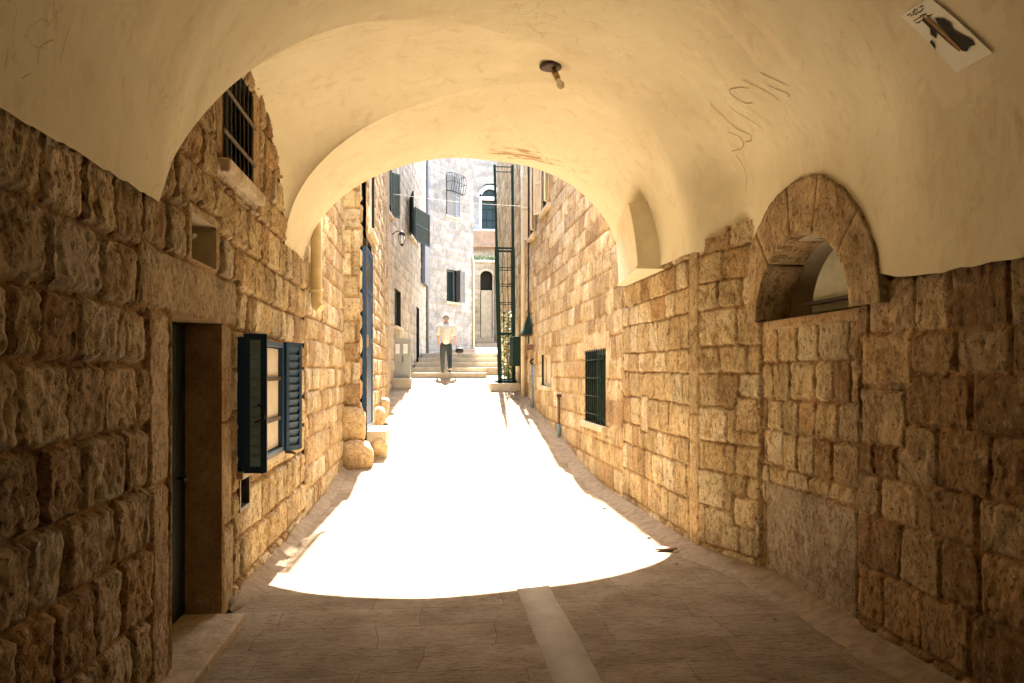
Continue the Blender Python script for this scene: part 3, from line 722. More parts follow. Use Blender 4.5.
GRAF = [[(2.4332, 5.4173), (2.5191, 5.2255)], [(2.4144, 5.6934), (2.5087, 5.517), (2.5485, 5.4901)], [(2.5129, 5.8314), (2.4982, 5.9465), (2.4395, 6.0002), (2.4206, 5.958), (2.4395, 5.7892), (2.4584, 5.701)], [(2.4269, 6.3875), (2.5066, 6.3798), (2.5757, 6.3875), (2.6197, 6.2571), (2.6449, 6.3108), (2.6386, 6.4067)], [(2.4877, 6.1804), (2.5527, 6.1037), (2.6218, 6.004)], [(2.5673, 6.5217), (2.6093, 6.4335), (2.6449, 6.4489), (2.6617, 6.5371), (2.6533, 6.6943)], [(2.6763, 6.6789), (2.7434, 6.6559), (2.8, 6.6483), (2.8733, 6.6789)], [(2.4814, 5.4556), (2.5422, 5.306), (2.5464, 5.3521)]]
SCR = [[(0.2263, 3.1355), (0.1425, 3.1163)], [(0.1111, 2.9667), (0.1467, 2.9667), (0.176, 3.0511)], [(0.1006, 2.775), (0.0629, 2.7673)], [(0.0671, 2.8709), (0.088, 2.9284)]]
mb = MB()
for s_ in GRAF: stroke(mb, s_, .0075)
mb.build('pencil_scrawl', M_CHALK, tun)
for s_ in SCR:
    mb = MB(); stroke(mb, s_, .004); mb.build('scratch', M_CHALK, tun)

# poster on the plaster
PC = [(2.5296, 3.8871), (2.5359, 3.6532), (2.7161, 3.4231), (2.7161, 3.6724)]
def pc(u, v):   # u across the short side, v down the long side
    return tuple(PC[0][k] * (1 - u) * (1 - v) + PC[1][k] * u * (1 - v) + PC[2][k] * u * v + PC[3][k] * (1 - u) * v for k in (0, 1))
po = thing('poster', 'small white paper poster pasted askew on the curved plaster ceiling', 'poster', tuple(on_vault(*pc(.5, .5))[0]))
mb = MB(); patch(mb, PC, .010, 16); mb.build('paper', M_PAPER, po)
def blob(mb, pts, lift):
    cx_ = sum(p[0] for p in pts) / len(pts); cy_ = sum(p[1] for p in pts) / len(pts)
    vv = [on_vault(*pc(cx_, cy_), lift)[0]] + [on_vault(*pc(*p), lift)[0] for p in pts]
    mb.add(vv, [(0, i + 1, (i + 1) % len(pts) + 1) for i in range(len(pts))])
mb = MB()
blob(mb, [(.66, .26), (.80, .32), (.84, .42), (.74, .47), (.78, .56), (.90, .74), (.86, .82), (.74, .80), (.60, .84), (.52, .80), (.56, .66), (.58, .48), (.60, .34)], .014)
blob(mb, [(.36, .20), (.44, .18), (.50, .30), (.50, .50), (.50, .72), (.46, .80), (.42, .66), (.40, .46), (.34, .34)], .014)
blob(mb, [(.22, .42), (.36, .34), (.36, .46), (.26, .50)], .014)
blob(mb, [(.05, .50), (.13, .48), (.12, .56), (.02, .62)], .014)
mb.build('dark_shape', M_INK, po)
mb = MB(); blob(mb, [(.46, .16), (.54, .20), (.56, .50), (.54, .78), (.48, .80), (.47, .50)], .017); mb.build('brown_shape', M_INK2, po)
mb = MB(); rnd = random.Random(5)
for ln_ in range(4):
    for w_ in range(9):
        if rnd.random() < .2: continue
        u0 = .16 + w_ * .062; v0 = .045 + ln_ * .042 + .03 * (ln_ > 1)
        stroke_pts = [pc(u0, v0), pc(u0 + .02, v0 + rnd.uniform(-.018, .018)), pc(u0 + .045, v0 + rnd.uniform(-.01, .01))]
        Q = [on_vault(*p, .012)[0] for p in stroke_pts]; mb.tube(Q, .0022, 4)
mb.build('scribbled_lines', M_INK, po)
# bulb holder on the crown
pl, nl = on_vault(1.75, 7.2542, 0)
lamp = thing('ceiling_lamp', 'bare bulb hanging crooked from a dark metal plate on the plaster ceiling', 'lamp', tuple(pl))
mb = MB(); mb.tube([pl + Vector((0, 0, -.0)), pl + Vector((0, 0, -.018)), pl + Vector((0, 0, -.028))], [.115, .112, .08], 28); mb.build('ceiling_plate', M_DARK, lamp)
a_ = pl + Vector((.01, -.01, -.026)); b_ = a_ + Vector((.04, -.02, -.10))
mb = MB(); mb.tube([a_, a_ + (b_ - a_) * .3, a_ + (b_ - a_) * .32, b_], [.022, .022, .030, .028], 14); mb.build('socket', M_BRASS, lamp)
mb = MB(); d_ = (b_ - a_).normalized(); mb.tube([b_, b_ + d_ * .02, b_ + d_ * .05, b_ + d_ * .08, b_ + d_ * .10, b_ + d_ * .108], [.016, .020, .033, .034, .022, .006], 16); mb.build('bulb', M_BULB, lamp)

# ------------------------------------------------------------------ left: side building with pier and blue door
lb = thing('stone_house', 'golden stone house on the left with a blue metal door behind its rough pier', 'house', (-1.6, 14, 0))
stone_wall('wall', frame((XL, 0, 0), (0, 1, 0), (1, 0, 0)), 9.25, 13.35, -.2, 9.0, .028, M_STONE, 'gold', (.26, .34), (.28, .6), 31, .012, .012, .018, .006, .025, parent=lb)
stone_wall('wall', frame((-1.5, 13.3, 0), (1, 0, 0), (0, -1, 0)), 0, .37, -.2, 9.0, .02, M_STONE, 'gold', (.30, .40), (.3, .6), 32, .018, .014, .022, .007, .035, parent=lb)
W_p = frame((-1.14, 13.3, 0), (0, 1, 0), (1, 0, 0))
stone_wall('wall', W_p, 0, .30, -.2, 9.0, .03, M_STONE, 'gold', (.30, .40), (.3, .6), 33, .02, .014, .03, .010, .05, parent=lb)
W_b = frame((-1.05, 13.6, 0), (0, 1, 0), (1, 0, 0))
WIN1 = (.55, 1.75, 4.2, 5.5)
stone_wall('wall', W_b, 0, 6.4, -.2, 9.0, .032, M_STONE, 'gold', (.26, .33), (.28, .6), 34, .012, .012, .018, .006, .03,
           [(0.02, 1.0, .45, 3.95), WIN1], [(1.0, 1.25, .4, 4.0, .6, (.62, .50, .32)), (.35, 1.95, 4.05, 4.2, .7, (.68, .58, .42)), (.35, 1.95, 5.5, 5.7, .7, (.66, .55, .38))], parent=lb)
mb = MB(); mb.box(-3.5, -1.5, 9.25, 13.2, -.2, 8.95); mb.box(-3.5, -1.46, 13.2, 20, -.2, 8.95); mb.box(-1.5, -1.09, 15.5, 19.97, -.2, 8.9); mb.box(-1.5, -1.0, 19.93, 20.0, -.2, 8.95)
mb.build('core', M_STEP, lb)
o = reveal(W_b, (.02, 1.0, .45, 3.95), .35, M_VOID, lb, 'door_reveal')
# tall blue door leaf standing open
dl = thing  # (door is a part of the house)
D0 = Vector((-1.10, 13.62, .70)); Dd = Vector((.03, 1.08, 0)).normalized(); Wd = frame(D0, Dd, (Dd.y, -Dd.x, 0))
mb = MB().fbox(Wd, 0, 1.08, 0, 3.12, -.022, .022); door = mb.build('door', M_BLUE, lb, .004)
mb = MB()
for (a, b2, c_, d_) in ((.0, .07, 0, 3.12), (1.01, 1.08, 0, 3.12), (.07, 1.01, 0, .1), (.07, 1.01, 3.02, 3.12), (.07, 1.01, 1.5, 1.6), (.07, 1.01, 2.35, 2.43)): mb.fbox(Wd, a, b2, c_, d_, .02, .04)
mb.fbox(Wd, -.02, .0, 0, 3.12, -.03, .03); mb.build('door_frame', M_BLUE, door)
mb = MB().fbox(Wd, -.005, .06, 1.42, 1.62, .04, .065); mb.tube([Wd(.02, 1.55, -.03), Wd(.02, 1.55, -.08), Wd(.12, 1.55, -.08)], .012); mb.build('handle', M_BRASS, door)
mb = MB().fbox(Wd, .3, .75, 2.5, 2.9, .022, .03); mb.build('pane', M_GLASS_DARK, door)
def window(W, op, parent, frame_mat, depth=.18, pane=M_GLASS_DARK, mull=(1, 1), bars=0, shutters=None, sill=True, bar_mat=M_DARK, sillcol=(.66, .57, .42)):
    a, b_, c_, d_ = op
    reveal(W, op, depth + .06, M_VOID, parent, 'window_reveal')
    fw = .05; mb = MB()
    for q in ((a, a + fw, c_, d_), (b_ - fw, b_, c_, d_), (a + fw, b_ - fw, c_, c_ + fw), (a + fw, b_ - fw, d_ - fw, d_)): mb.fbox(W, *q, -depth, -depth + .05)
    for k in range(1, mull[0] + 1):
        s_ = a + (b_ - a) * k / (mull[0] + 1); mb.fbox(W, s_ - .02, s_ + .02, c_ + fw, d_ - fw, -depth, -depth + .045)
    for k in range(1, mull[1] + 1):
        z_ = c_ + (d_ - c_) * k / (mull[1] + 1); mb.fbox(W, a + fw, b_ - fw, z_ - .02, z_ + .02, -depth + .002, -depth + .04)
    w = mb.build('window', frame_mat, parent)
    MB().fbox(W, a + .02, b_ - .02, c_ + .02, d_ - .02, -depth - .02, -depth - .005).build('pane', pane, w)
    if sill:
        o = MB().fbox(W, a - .1, b_ + .1, c_ - .09, c_ - .004, -.05, .08).build('sill', M_STONE_FAR, w, .01); setcol(o, sillcol)
    if bars:
        mb = MB()
        for k in range(bars): 
            s_ = a + (b_ - a) * (k + .5) / bars; mb.tube([W(s_, c_ - .02, .015), W(s_, d_ + .02, .015)], .010, 6)
        for k in range(4):
            z_ = c_ + (d_ - c_) * (k + .5) / 4; mb.tube([W(a - .02, z_, .028), W(b_ + .02, z_, .028)], .008, 6)
        mb.build('bars', bar_mat, w)
    return w
def leaf(W, s0, ang, w, z0, z1, mat, parent, n=14, sgn=1):
    a = R(ang); D2 = (W.D * sgn) * math.cos(a) + W.N * math.sin(a); N2 = (W.D * sgn) * math.sin(a) - W.N * math.cos(a)
    O2 = Vector(W(s0, 0, .03)); W2 = frame((O2.x, O2.y, W.O.z), D2, N2)
    mb = MB(); fr = .05
    for q in ((0, fr, z0, z1), (w - fr, w, z0, z1), (fr, w - fr, z0, z0 + fr), (fr, w - fr, z1 - fr, z1), (fr, w - fr, (z0 + z1) / 2 - .03, (z0 + z1) / 2 + .03)): mb.fbox(W2, *q, -.018, .018)
    l = mb.build('shutter', mat, parent)
    mb = MB()
    for i in range(n):
        z = z0 + fr + (z1 - z0 - 2 * fr) * (i + .5) / n; hh = (z1 - z0) / n * .48
        mb.add([W2(fr, z - hh, .012), W2(w - fr, z - hh, .012), W2(w - fr, z + hh, -.012), W2(fr, z + hh, -.012)], [(0, 1, 2, 3)])
    mb.build('slats', mat, l); return l
window(W_b, WIN1, lb, M_WHITE, .10, mull=(1, 0))
MB().tube([W_b(.1, 8.5, .06), W_b(.1, 6.5, .06), W_b(.1, 6.3, .10)], .04).build('drain_pipe', M_CREAMPIPE, lb)

# boulders at the foot of the pier
def rock(name, c, r, sc, label, seed, col, grp=None, parent=None):
    mb = MB().ball(c, r, 26, sc, .05, seed); o = mb.build(name, M_STONE, parent); setcol(o, col)
    bm = bmesh.new(); bm.from_mesh(o.data)
    for v in bm.verts:
        d = v.co - Vector(c)
        for k in range(3):   # squarish
            e = r * sc[k] * .84
            if abs(d[k]) > e: d[k] = math.copysign(e + (abs(d[k]) - e) * .25, d[k])
        nse = float(noise_col(d.x * 7 + seed, d.z * 7 + d.y * 5)); v.co = Vector(c) + d * (1 + .10 * nse)
    bm.to_mesh(o.data); bm.free(); return o
rock('footing_stone', (-1.32, 13.30, .83), .38, (.80, .50, .95), None, 3, (.66, .50, .29), parent=lb)
rock('footing_stone', (-1.22, 13.22, .30), .40, (.84, .7, .85), None, 5, (.62, .46, .27), parent=lb)
rock('footing_stone', (-.98, 15.7, .85), .2, (.7, 1.1, 1.0), None, 8, (.64, .48, .28), parent=lb)
rock('footing_stone', (-.98, 17.2, .95), .2, (.7, 1.0, 1.2), None, 9, (.66, .52, .32), parent=lb)
mb = MB().box(-1.12, -.74, 13.75, 15.0, .1, .70); o = mb.build('door_step', M_STEP, lb, .02)
o = rock('curb_stone', (-.88, 13.95, .42), .22, (.8, 1.5, .9), None, 11, (.68, .52, .31)); tag(o, 'low rounded stone at the foot of the blue door step', 'stone')
# cream pipe end hanging inside the mouth on the left
pp = thing('drain_pipe', 'stub of a cream downpipe ending high on the left wall beyond the archway', 'pipe', (-1.3, 9.45, 2.4))
MB().tube([(-1.31, 9.45, 6), (-1.31, 9.45, 2.52), (-1.30, 9.44, 2.47), (-1.25, 9.42, 2.43)], .065, 14).build('tube', M_CREAMPIPE, pp)
MB().tube([(-1.31, 9.45, 2.62), (-1.31, 9.45, 2.66)], .078, 14).build('collar', M_CREAMPIPE, pp)

# ------------------------------------------------------------------ left: second house, bending right
h2 = thing('stone_house', 'pinkish cream stone house with green shutters and a wall lantern behind the blue door house', 'house', (-.8, 26, 1))
ang = math.atan2(1.05, 12); W2h = frame((-1.2, 20.0, 0), (math.sin(ang), math.cos(ang), 0), (math.cos(ang), -math.sin(ang), 0))
WA = (.4, 1.9, 5.9, 7.1); WB = (2.5, 3.9, 3.0, 4.05); WC = (6.1, 7.6, 6.2, 7.3); WD = (8.3, 9.3, 2.0, 4.0)
stone_wall('wall', W2h, -.3, 12.4, .5, 11.5, .045, M_STONE_FAR, 'pale', (.28, .34), (.35, .6), 41, .012, .007, .02, .008, .04, [WA, WB, WC, WD], parent=h2)
mb = MB()
v0 = W2h(-.3, 0, -.25); 
mb.fbox(W2h, -.3, 12.3, .5, 11.45, -2.5, -.3); mb.build('core', M_STEP, h2)
w = window(W2h, WA, h2, M_GREEN_GREY, mull=(1, 1)); leaf(W2h, .4, 120, .22, 5.9, 7.1, M_GREEN_GREY, h2); leaf(W2h, 1.9, 35, .28, 5.9, 7.1, M_GREEN_GREY, h2)
w = window(W2h, WB, h2, M_GREEN_GREY, mull=(0, 1))
w = window(W2h, WC, h2, M_GREEN, mull=(1, 0))
leaf(W2h, 6.1, 168, .95, 6.1, 7.35, M_GREEN, h2)
leaf(W2h, 7.6, 14, 1.5, 6.2, 7.35, M_GREEN, h2)
w = window(W2h, WD, h2, M_GREEN_GREY, mull=(0, 0), sill=False)
mb = MB().fbox(W2h, 9.9, 11.4, 5.0, 7.0, .03, .16); mb.build('recess_shade_box', M_SHUT_GREY, h2, .01)  # dark grey box standing in for the shadow of a wall recess
MB().tube([W2h(11.9, 1.5, .07), W2h(11.9, 11.4, .07)], .05, 8).build('drain_pipe', M_SHUT_GREY, h2)
# lantern
lt = thing('wall_lantern', 'small black wall lantern on a bracket between the upper windows of the cream house', 'lantern', W2h(2.05, 5.4, .02))
p = Vector(W2h(2.05, 5.45, .0))
nN = W2h.N
MB().tube([p, p + nN * .12 + Vector((0, 0, .1)), p + nN * .26 + Vector((0, 0, .06))], .014, 8).build('bracket', M_DARK, lt)
c0 = p + nN * .26 + Vector((0, 0, -.02))
MB().tube([c0 + Vector((0, 0, .12)), c0 + Vector((0, 0, .10)), c0 + Vector((0, 0, .0))], [.01, .04, .12], 6).build('cap', M_DARK, lt)
MB().tube([c0, c0 + Vector((0, 0, -.24))], [.09, .06], 6).build('glass', M_WHITE, lt)
mb = MB().tube([c0 + Vector((0, 0, -.24)), c0 + Vector((0, 0, -.30))], [.065, .02], 6)
for k in range(6):
    a = k * math.pi / 3; u = Vector((math.cos(a), math.sin(a), 0)); mb.tube([c0 + u * .095, c0 + u * .066 + Vector((0, 0, -.24))], .007, 4)
mb.build('cage', M_DARK, lt)
# cabinet on a kerb
o = MB().box(-1.12, -.50, 22.1, 23.35, 1.0, 1.53).build('plinth_stone', M_STEP, None, .02); tag(o, 'low stone kerb block under the grey utility cabinet', 'kerb block')
CBY = 1.3
cb = thing('utility_cabinet', 'grey metal utility cabinet standing on a low kerb block by the left house', 'cabinet', (-.76, 22.6, 1.53))
b1 = MB().box(-1.02, -.54, 22.500, 22.850, 1.530, 2.600).build('body', M_GREY, cb, .01)
MB().box(-1.04, -.52, 22.470, 22.870, 2.532, 2.640).build('lid', M_GREY, cb, .005)
d1 = MB().box(-1.00, -.785, 22.485, 22.497, 1.590, 2.560).build('door', M_GREY, cb, .003); d2 = MB().box(-.775, -.56, 22.485, 22.497, 1.590, 2.560).build('door', M_GREY, cb, .003)
MB().box(-.96, -.84, 22.478, 22.483, 2.210, 2.480).build('notice_plate', M_WHITE, d1); MB().box(-.74, -.62, 22.478, 22.483, 2.210, 2.480).build('notice_plate', M_WHITE, d2)
MB().box(-.765, -.745, 22.465, 22.483, 1.980, 2.160).build('handle', M_DARK, d2)

# ------------------------------------------------------------------ grey stone house facing us
h3 = thing('stone_house', 'tall pale grey stone house facing down the lane with two shuttered windows', 'house', (.9, 33, 2.4))
Wg = frame((-.03, 32.0, 0), (1.9, 2.5, 0), (2.5, -1.9, 0))
WG1 = (1.18, 1.90, 4.6, 5.92); WG2 = (1.15, 2.08, 8.15, 9.8)
stone_wall('wall', Wg, -.6, 3.14, 1.5, 12.0, .04, M_STONE_FAR, 'grey', (.24, .29), (.4, .7), 51, .010, .006, .016, .007, .035, [WG1, WG2], parent=h3)
Wgs = frame(Wg(3.12, 0, 0), (-.35, 5, 0), (5, .35, 0))
stone_wall('wall', Wgs, 0, 6, 1.5, 12.0, .08, M_STONE_FAR, 'grey', (.24, .29), (.4, .7), 52, .006, .004, .012, .007, .035, parent=h3)
MB().fbox(Wg, -.6, 3.0, 1.5, 11.95, -3.0, -.3).build('core', M_STEP, h3)
w = window(Wg, WG1, h3, M_SHUT_GREY, mull=(0, 0)); leaf(Wg, WG1[1], 25, .36, 4.6, 5.92, M_SHUT_GREY, h3, 14, 1); leaf(Wg, WG1[1] - .05, 120, .4, 4.6, 5.92, M_SHUT_GREY, h3, 14, 1)
w = window(Wg, WG2, h3, M_SHUT_GREY, mull=(0, 0)); leaf(Wg, WG2[0], 10, .46, 8.15, 9.8, M_SHUT_GREY, h3, 16); leaf(Wg, WG2[1], 170, .46, 8.15, 9.8, M_SHUT_GREY, h3, 16)
wb = MB()
for k in range(7):
    s_ = 1.12 + k * .165; wb.tube([Wg(s_, 9.15, .05), Wg(s_, 9.1, .26), Wg(s_, 9.5, .34), Wg(s_, 9.85, .30)], .012, 5)
for z_, n_ in ((9.12, .26), (9.5, .34), (9.85, .30)): wb.tube([Wg(1.1, z_, .03), Wg(1.12, z_, n_), Wg(2.11, z_, n_), Wg(2.13, z_, .03)], .012, 5)
wb.build('window_basket', M_DARK, h3)
MB().tube([Wg(3.05, 2.4, .06), Wg(3.05, 6.4, .06), Wg(3.0, 6.8, .0)], .045, 8).build('drain_pipe', M_CREAM, h3)

# ------------------------------------------------------------------ lower terrace house and far facade
h4 = thing('terrace_house', 'low stone house with an arched doorway beneath a planted terrace', 'house', (2.6, 38, 3))
Wt = frame((1.6, 38.0, 0), (1, 0, 0), (0, -1, 0))
DO = (.78, 1.36, 3.35, 6.55)
stone_wall('wall', Wt, 0, 1.42, 2.5, 6.9, .04, M_STONE_FAR, 'pale', (.26, .32), (.35, .6), 61, .012, .007, .02, .008, .04, [DO], parent=h4)
Wt2 = frame((3.02, 38.0, 0), (1.0, -2.2, 0), (-2.2, -1.0, 0))
stone_wall('wall', Wt2, 0, 2.6, 2.5, 6.9, .05, M_STONE_FAR, 'pale', (.26, .32), (.35, .6), 62, .012, .007, .02, .008, .04, [(.35, .75, 4.3, 5.3)], parent=h4)
window(Wt2, (.35, .75, 4.3, 5.3), h4, M_GREEN_GREY, mull=(0, 0))
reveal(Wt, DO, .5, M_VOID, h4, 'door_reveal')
MB().fbox(Wt, .82, 1.34, 3.36, 5.6, -.18, -.12).build('door', M_STEP, h4)
mb = MB()
for i in range(12):
    a0, a1 = math.pi * i / 12, math.pi * (i + 1) / 12
    for r_, q in ((.29, .43),):
        v = [Wt(1.07 - rr * math.cos(a), 6.28 + rr * .8 * math.sin(a), n_) for n_ in (-.1, .04) for rr in (r_, q) for a in (a0, a1)]
        mb.add(v, [(0, 1, 3, 2), (4, 6, 7, 5), (0, 4, 5, 1), (2, 3, 7, 6), (0, 2, 6, 4), (1, 5, 7, 3)])
o = mb.build('arch_stones', M_STONE_FAR, h4); setcol(o, (.66, .58, .44))
MB().box(1.7, 3.6, 38.02, 43.5, 6.7, 6.88).build('terrace_floor', M_STEP, h4)
o = MB().box(1.55, 3.25, 37.9, 38.25, 6.902, 7.02).build('coping', M_STONE_FAR, h4, .01); setcol(o, (.70, .64, .52))
h5 = thing('tall_house', 'pale blue grey house at the very end with an arched window over a brown balcony', 'house', (3.4, 44, 3.4))
Wf = frame((1.6, 44.5, 0), (1, 0, 0), (0, -1, 0))
AW = (1.12, 2.32, 9.55, 12.0)
elf = lambda S, Z: (Z >= 11.45) & (((S - 1.72) / .60) ** 2 + ((Z - 11.6) / .62) ** 2 < 1)
stone_wall('wall', Wf, -1, 5, 2.5, 15.2, .05, M_STONE_FAR, 'grey', (.27, .33), (.4, .7), 71, .008, .005, .014, .007, .035, [(1.12, 2.32, 9.55, 11.6)], parent=h5, ell=elf)
MB().fbox(Wf, -1, 5, 2.5, 15.15, -4, -.4).build('core', M_STEP, h5)
aw = MB()
for q in ((1.12, 1.26, 9.55, 11.6), (2.18, 2.32, 9.55, 11.6), (1.26, 2.18, 9.55, 9.66), (1.26, 2.18, 11.28, 11.46)): aw.fbox(Wf, *q, -.1, .06)
for i in range(14):
    a0, a1 = math.pi * i / 14, math.pi * (i + 1) / 14
    v = [Wf(1.72 - rr * math.cos(a), 11.45 + rr * math.sin(a), n_) for n_ in (-.1, .06) for rr in (.46, .66) for a in (a0, a1)]
    aw.add(v, [(0, 1, 3, 2), (4, 6, 7, 5), (0, 4, 5, 1), (2, 3, 7, 6), (0, 2, 6, 4), (1, 5, 7, 3)])
aw = aw.build('window', M_WHITE, h5)
MB().fbox(Wf, 1.0, 2.4, 9.5, 12.3, -.3, -.2).build('pane', M_GLASS_DARK, aw)
mb = MB()
for s_ in (1.55, 1.9): mb.fbox(Wf, s_ - .015, s_ + .015, 9.6, 12.0, -.19, -.16)
for z_ in (10.2, 10.8): mb.fbox(Wf, 1.2, 2.25, z_ - .015, z_ + .015, -.157, -.14)
mb.build('glazing_bars', M_GREEN, aw)
bal = MB().fbox(Wf, .1, 2.9, 8.65, 9.42, .6, .8); bal.fbox(Wf, .1, 2.9, 8.55, 8.648, .03, .85)
bal = bal.build('balcony', M_TILE, h5)
MB().fbox(Wf, .05, 2.95, 9.423, 9.50, .56, .84).build('coping', M_WHITE, bal)
# plants on the terrace
def shrub(name, c, r, n, label, seed, h=1.0, grp=None):
    rnd = random.Random(seed); t_ = thing(name, label, 'plant', c, 0, grp); mb = MB(); st = MB()
    for k in range(6):
        a = rnd.uniform(0, 6.28); e = Vector(c) + Vector((math.cos(a) * r * .6, math.sin(a) * r * .6, h * rnd.uniform(.5, .95)))
        st.tube([c, Vector(c) * .5 + e * .5 + Vector((0, 0, .05)), e], [.012, .009, .004], 5)
    for k in range(n):
        a, b2 = rnd.uniform(0, 6.28), rnd.random() ** .5; z = rnd.random()
        p = Vector(c) + Vector((math.cos(a) * r * b2, math.sin(a) * r * b2, h * z))
        q = Vector((rnd.gauss(0, 1), rnd.gauss(0, 1), rnd.gauss(0, .6))).normalized(); w = q.cross(Vector((rnd.gauss(0, 1), rnd.gauss(0, 1), rnd.gauss(0, 1)))).normalized()
        L = rnd.uniform(.05, .10); mb.add([p, p + q * L * .5 + w * L * .3, p + q * L, p + q * L * .5 - w * L * .3], [(0, 1, 2, 3)])
    st.build('stem', M_TILE, t_); mb.build('foliage', M_LEAF, t_); return t_
shrub('potted_plant', (2.25, 38.4, 7.0), .35, 260, 'small pale shrub at the left end of the planted terrace', 5, .25)
shrub('potted_plant', (2.95, 38.3, 7.0), .30, 220, 'small pale shrub at the right end of the planted terrace', 6, .25)

# ------------------------------------------------------------------ right: long stone house
rh = thing('stone_house', 'long golden stone house on the right with a barred ground floor window', 'house', (2.6, 16, 0))
WRr = frame((2.48, 10.2, 0), (0, 1, 0), (-1, 0, 0))
Y0 = 10.2
GW = (11.15 - Y0, 12.62 - Y0, .93, 2.02); SW_ = (16.4 - Y0, 17.7 - Y0, 1.40, 2.08); UW1 = (16.4 - Y0, 17.5 - Y0, 5.2, 6.6); UW2 = (18.6 - Y0, 19.7 - Y0, 5.0, 6.6)
stone_wall('wall', WRr, -.05, 9.8, -.2, 9.6, .030, M_STONE, 'gold', (.27, .33), (.3, .6), 81, .007, .010, .014, .005, .022, [GW, SW_, UW1, UW2],
           [(GW[0] - .22, GW[1] + .2, 2.02, 2.3, .7, (.66, .53, .34)), (GW[0] - .25, GW[1] + .25, .8, .93, .7, (.68, .57, .40))], parent=rh)
stone_wall('wall', WRr, 9.8, 19.5, .2, 9.6, .05, M_STONE, 'gold', (.27, .33), (.3, .6), 82, .008, .010, .016, .006, .03, parent=rh)
MB().box(2.95, 5.5, 10.25, 29.6, -.2, 9.55).build('core', M_STEP, rh)
MB().box(2.5, 2.95, 29.62, 29.7, .2, 9.55).build('end_wall', M_STEP, rh)
w = window(WRr, GW, rh, M_GREEN_GREY, .22, M_GLASS_DARK, (1, 0), 9, bar_mat=M_GREEN)
w = window(WRr, SW_, rh, M_CREAM, .10, M_PALEWOOD, (0, 0))
for op in (UW1, UW2):
    w = window(WRr, op, rh, M_CREAM, .12, mull=(1, 0)); leaf(WRr, op[0], 150, .25, op[2], op[3], M_CREAM, rh, 18); leaf(WRr, op[1], 35, .25, op[2], op[3], M_CREAM, rh, 18)
mb = MB()
for k, y_ in enumerate((17.55, 19.0)): mb.tube([(2.42, y_, 9.4), (2.42, y_, 5.2 if k else 5.6)], .022, 6)
mb.build('cable', M_DARK, rh)
mb = MB().tube([(2.38, 20.4, 9.5), (2.38, 20.4, 5.5), (2.38, 20.4, .95)], .06, 12)
dp = mb.build('drain_pipe', M_CREAM, rh)
mb = MB().tube([(2.43, 19.7, 9.5), (2.43, 19.7, 2.4)], .022, 6); mb.build('cable', M_DARK, rh)
# dirt fillet along the foot of the right wall and left wall
def fillet(name, xw, side, y0, y1, w, label):
    yy = np.arange(y0, y1, .12); co = np.zeros((5, len(yy), 3))
    for i, f in enumerate((-.3, .15, .45, .75, 1.0)):
        ww = w * (1 + .35 * noise_col(yy * 1.7, yy * 0 + side * 3)) * np.clip(np.minimum(yy - y0, y1 - yy) / .5 + .1, 0, 1); xx = (xr(yy) if side > 0 else np.full_like(yy, XL)) if xw is None else np.full_like(yy, xw)
        co[i, :, 0] = xx - side * f * ww + .02 * noise_col(yy * 4, yy * 0 + i)
        co[i, :, 1] = yy; co[i, :, 2] = np.array([gsm(v) for v in yy]) + (.09, .06, .03, .012, -.012)[i] + .008 * noise_col(yy * 6, yy * 0 + i * 3) * (i < 4)
    o = grid_mesh(name, co, M_DIRT, flip=side < 0); tag(o, label, kind='stuff'); o['category'] = 'dirt'
fillet('dirt_edge', None, 1, 3.0, 22, .24, 'brown dirt gathered along the foot of the right wall')
fillet('dirt_edge', None, -1, 5.8, 13.2, .14, 'brown dirt gathered along the foot of the left wall')

# pipes and boxes on the right wall
t_ = thing('standpipe', 'rusty short pipe standing against the right wall beyond the barred window', 'pipe', (2.36, 15.0, .42))
MB().tube([(2.43, 15, .40), (2.43, 15, .72)], .035, 8).build('base', M_BLUEPIPE, t_); MB().tube([(2.43, 15, .72), (2.43, 15, 1.22)], .028, 8).build('tube', M_RUST, t_); MB().tube([(2.43, 15, 1.22), (2.43, 15, 1.28)], .042, 8).build('cap', M_DARK, t_)
t_ = thing('standpipe', 'tall blue grey pipe with a tap rising against the right wall', 'pipe', (2.41, 18.8, .8))
MB().tube([(2.41, 18.8, .75), (2.41, 18.8, 1.9)], .035, 8).build('tube', M_BLUEPIPE, t_); MB().tube([(2.44, 18.8, 2.0), (2.41, 18.8, 2.0), (2.36, 18.75, 1.95), (2.41, 18.8, 1.88)], .03, 8).build('tap', M_DARK, t_)
MB().tube([(2.44, 18.8, 1.3), (2.38, 18.8, 1.3)], .02, 6).build('clamp', M_DARK, t_)
o = MB().box(2.28, 2.45, 18.9, 19.05, 2.22, 2.36).build('junction_box', M_RUST, None, .01); tag(o, 'small rusty brown box fixed above the blue grey pipe', 'box')
t_ = thing('meter_box', 'dark green meter box hung on the right wall beside the trellis', 'meter box', (2.3, 20.9, 1.9))
b1 = MB().box(2.14, 2.44, 20.7, 21.5, 1.86, 2.62).build('body', M_GREEN, t_, .01); MB().box(2.20, 2.40, 20.68, 20.698, 1.92, 2.56).build('door', M_GREEN, t_, .003)
MB().tube([(2.36, 20.75, 1.86), (2.38, 20.75, 1.0)], .025, 6).build('conduit', M_DARK, t_)
t_ = thing('vent_hood', 'small dark pointed hood fixed to the right wall above the meter box', 'vent', (2.36, 19.4, 2.6))
MB().add([(2.44, 19.15, 2.62), (2.44, 19.65, 2.62), (2.22, 19.65, 2.62), (2.22, 19.15, 2.62), (2.43, 19.4, 3.16), (2.40, 19.4, 3.16)], [(0, 1, 2, 3), (3, 2, 5), (0, 3, 5, 4), (2, 1, 4, 5), (1, 0, 4)]).build('hood', M_GREEN, t_)
MB().box(2.2, 2.44, 19.13, 19.67, 2.58, 2.617).build('rim', M_DARK, t_)

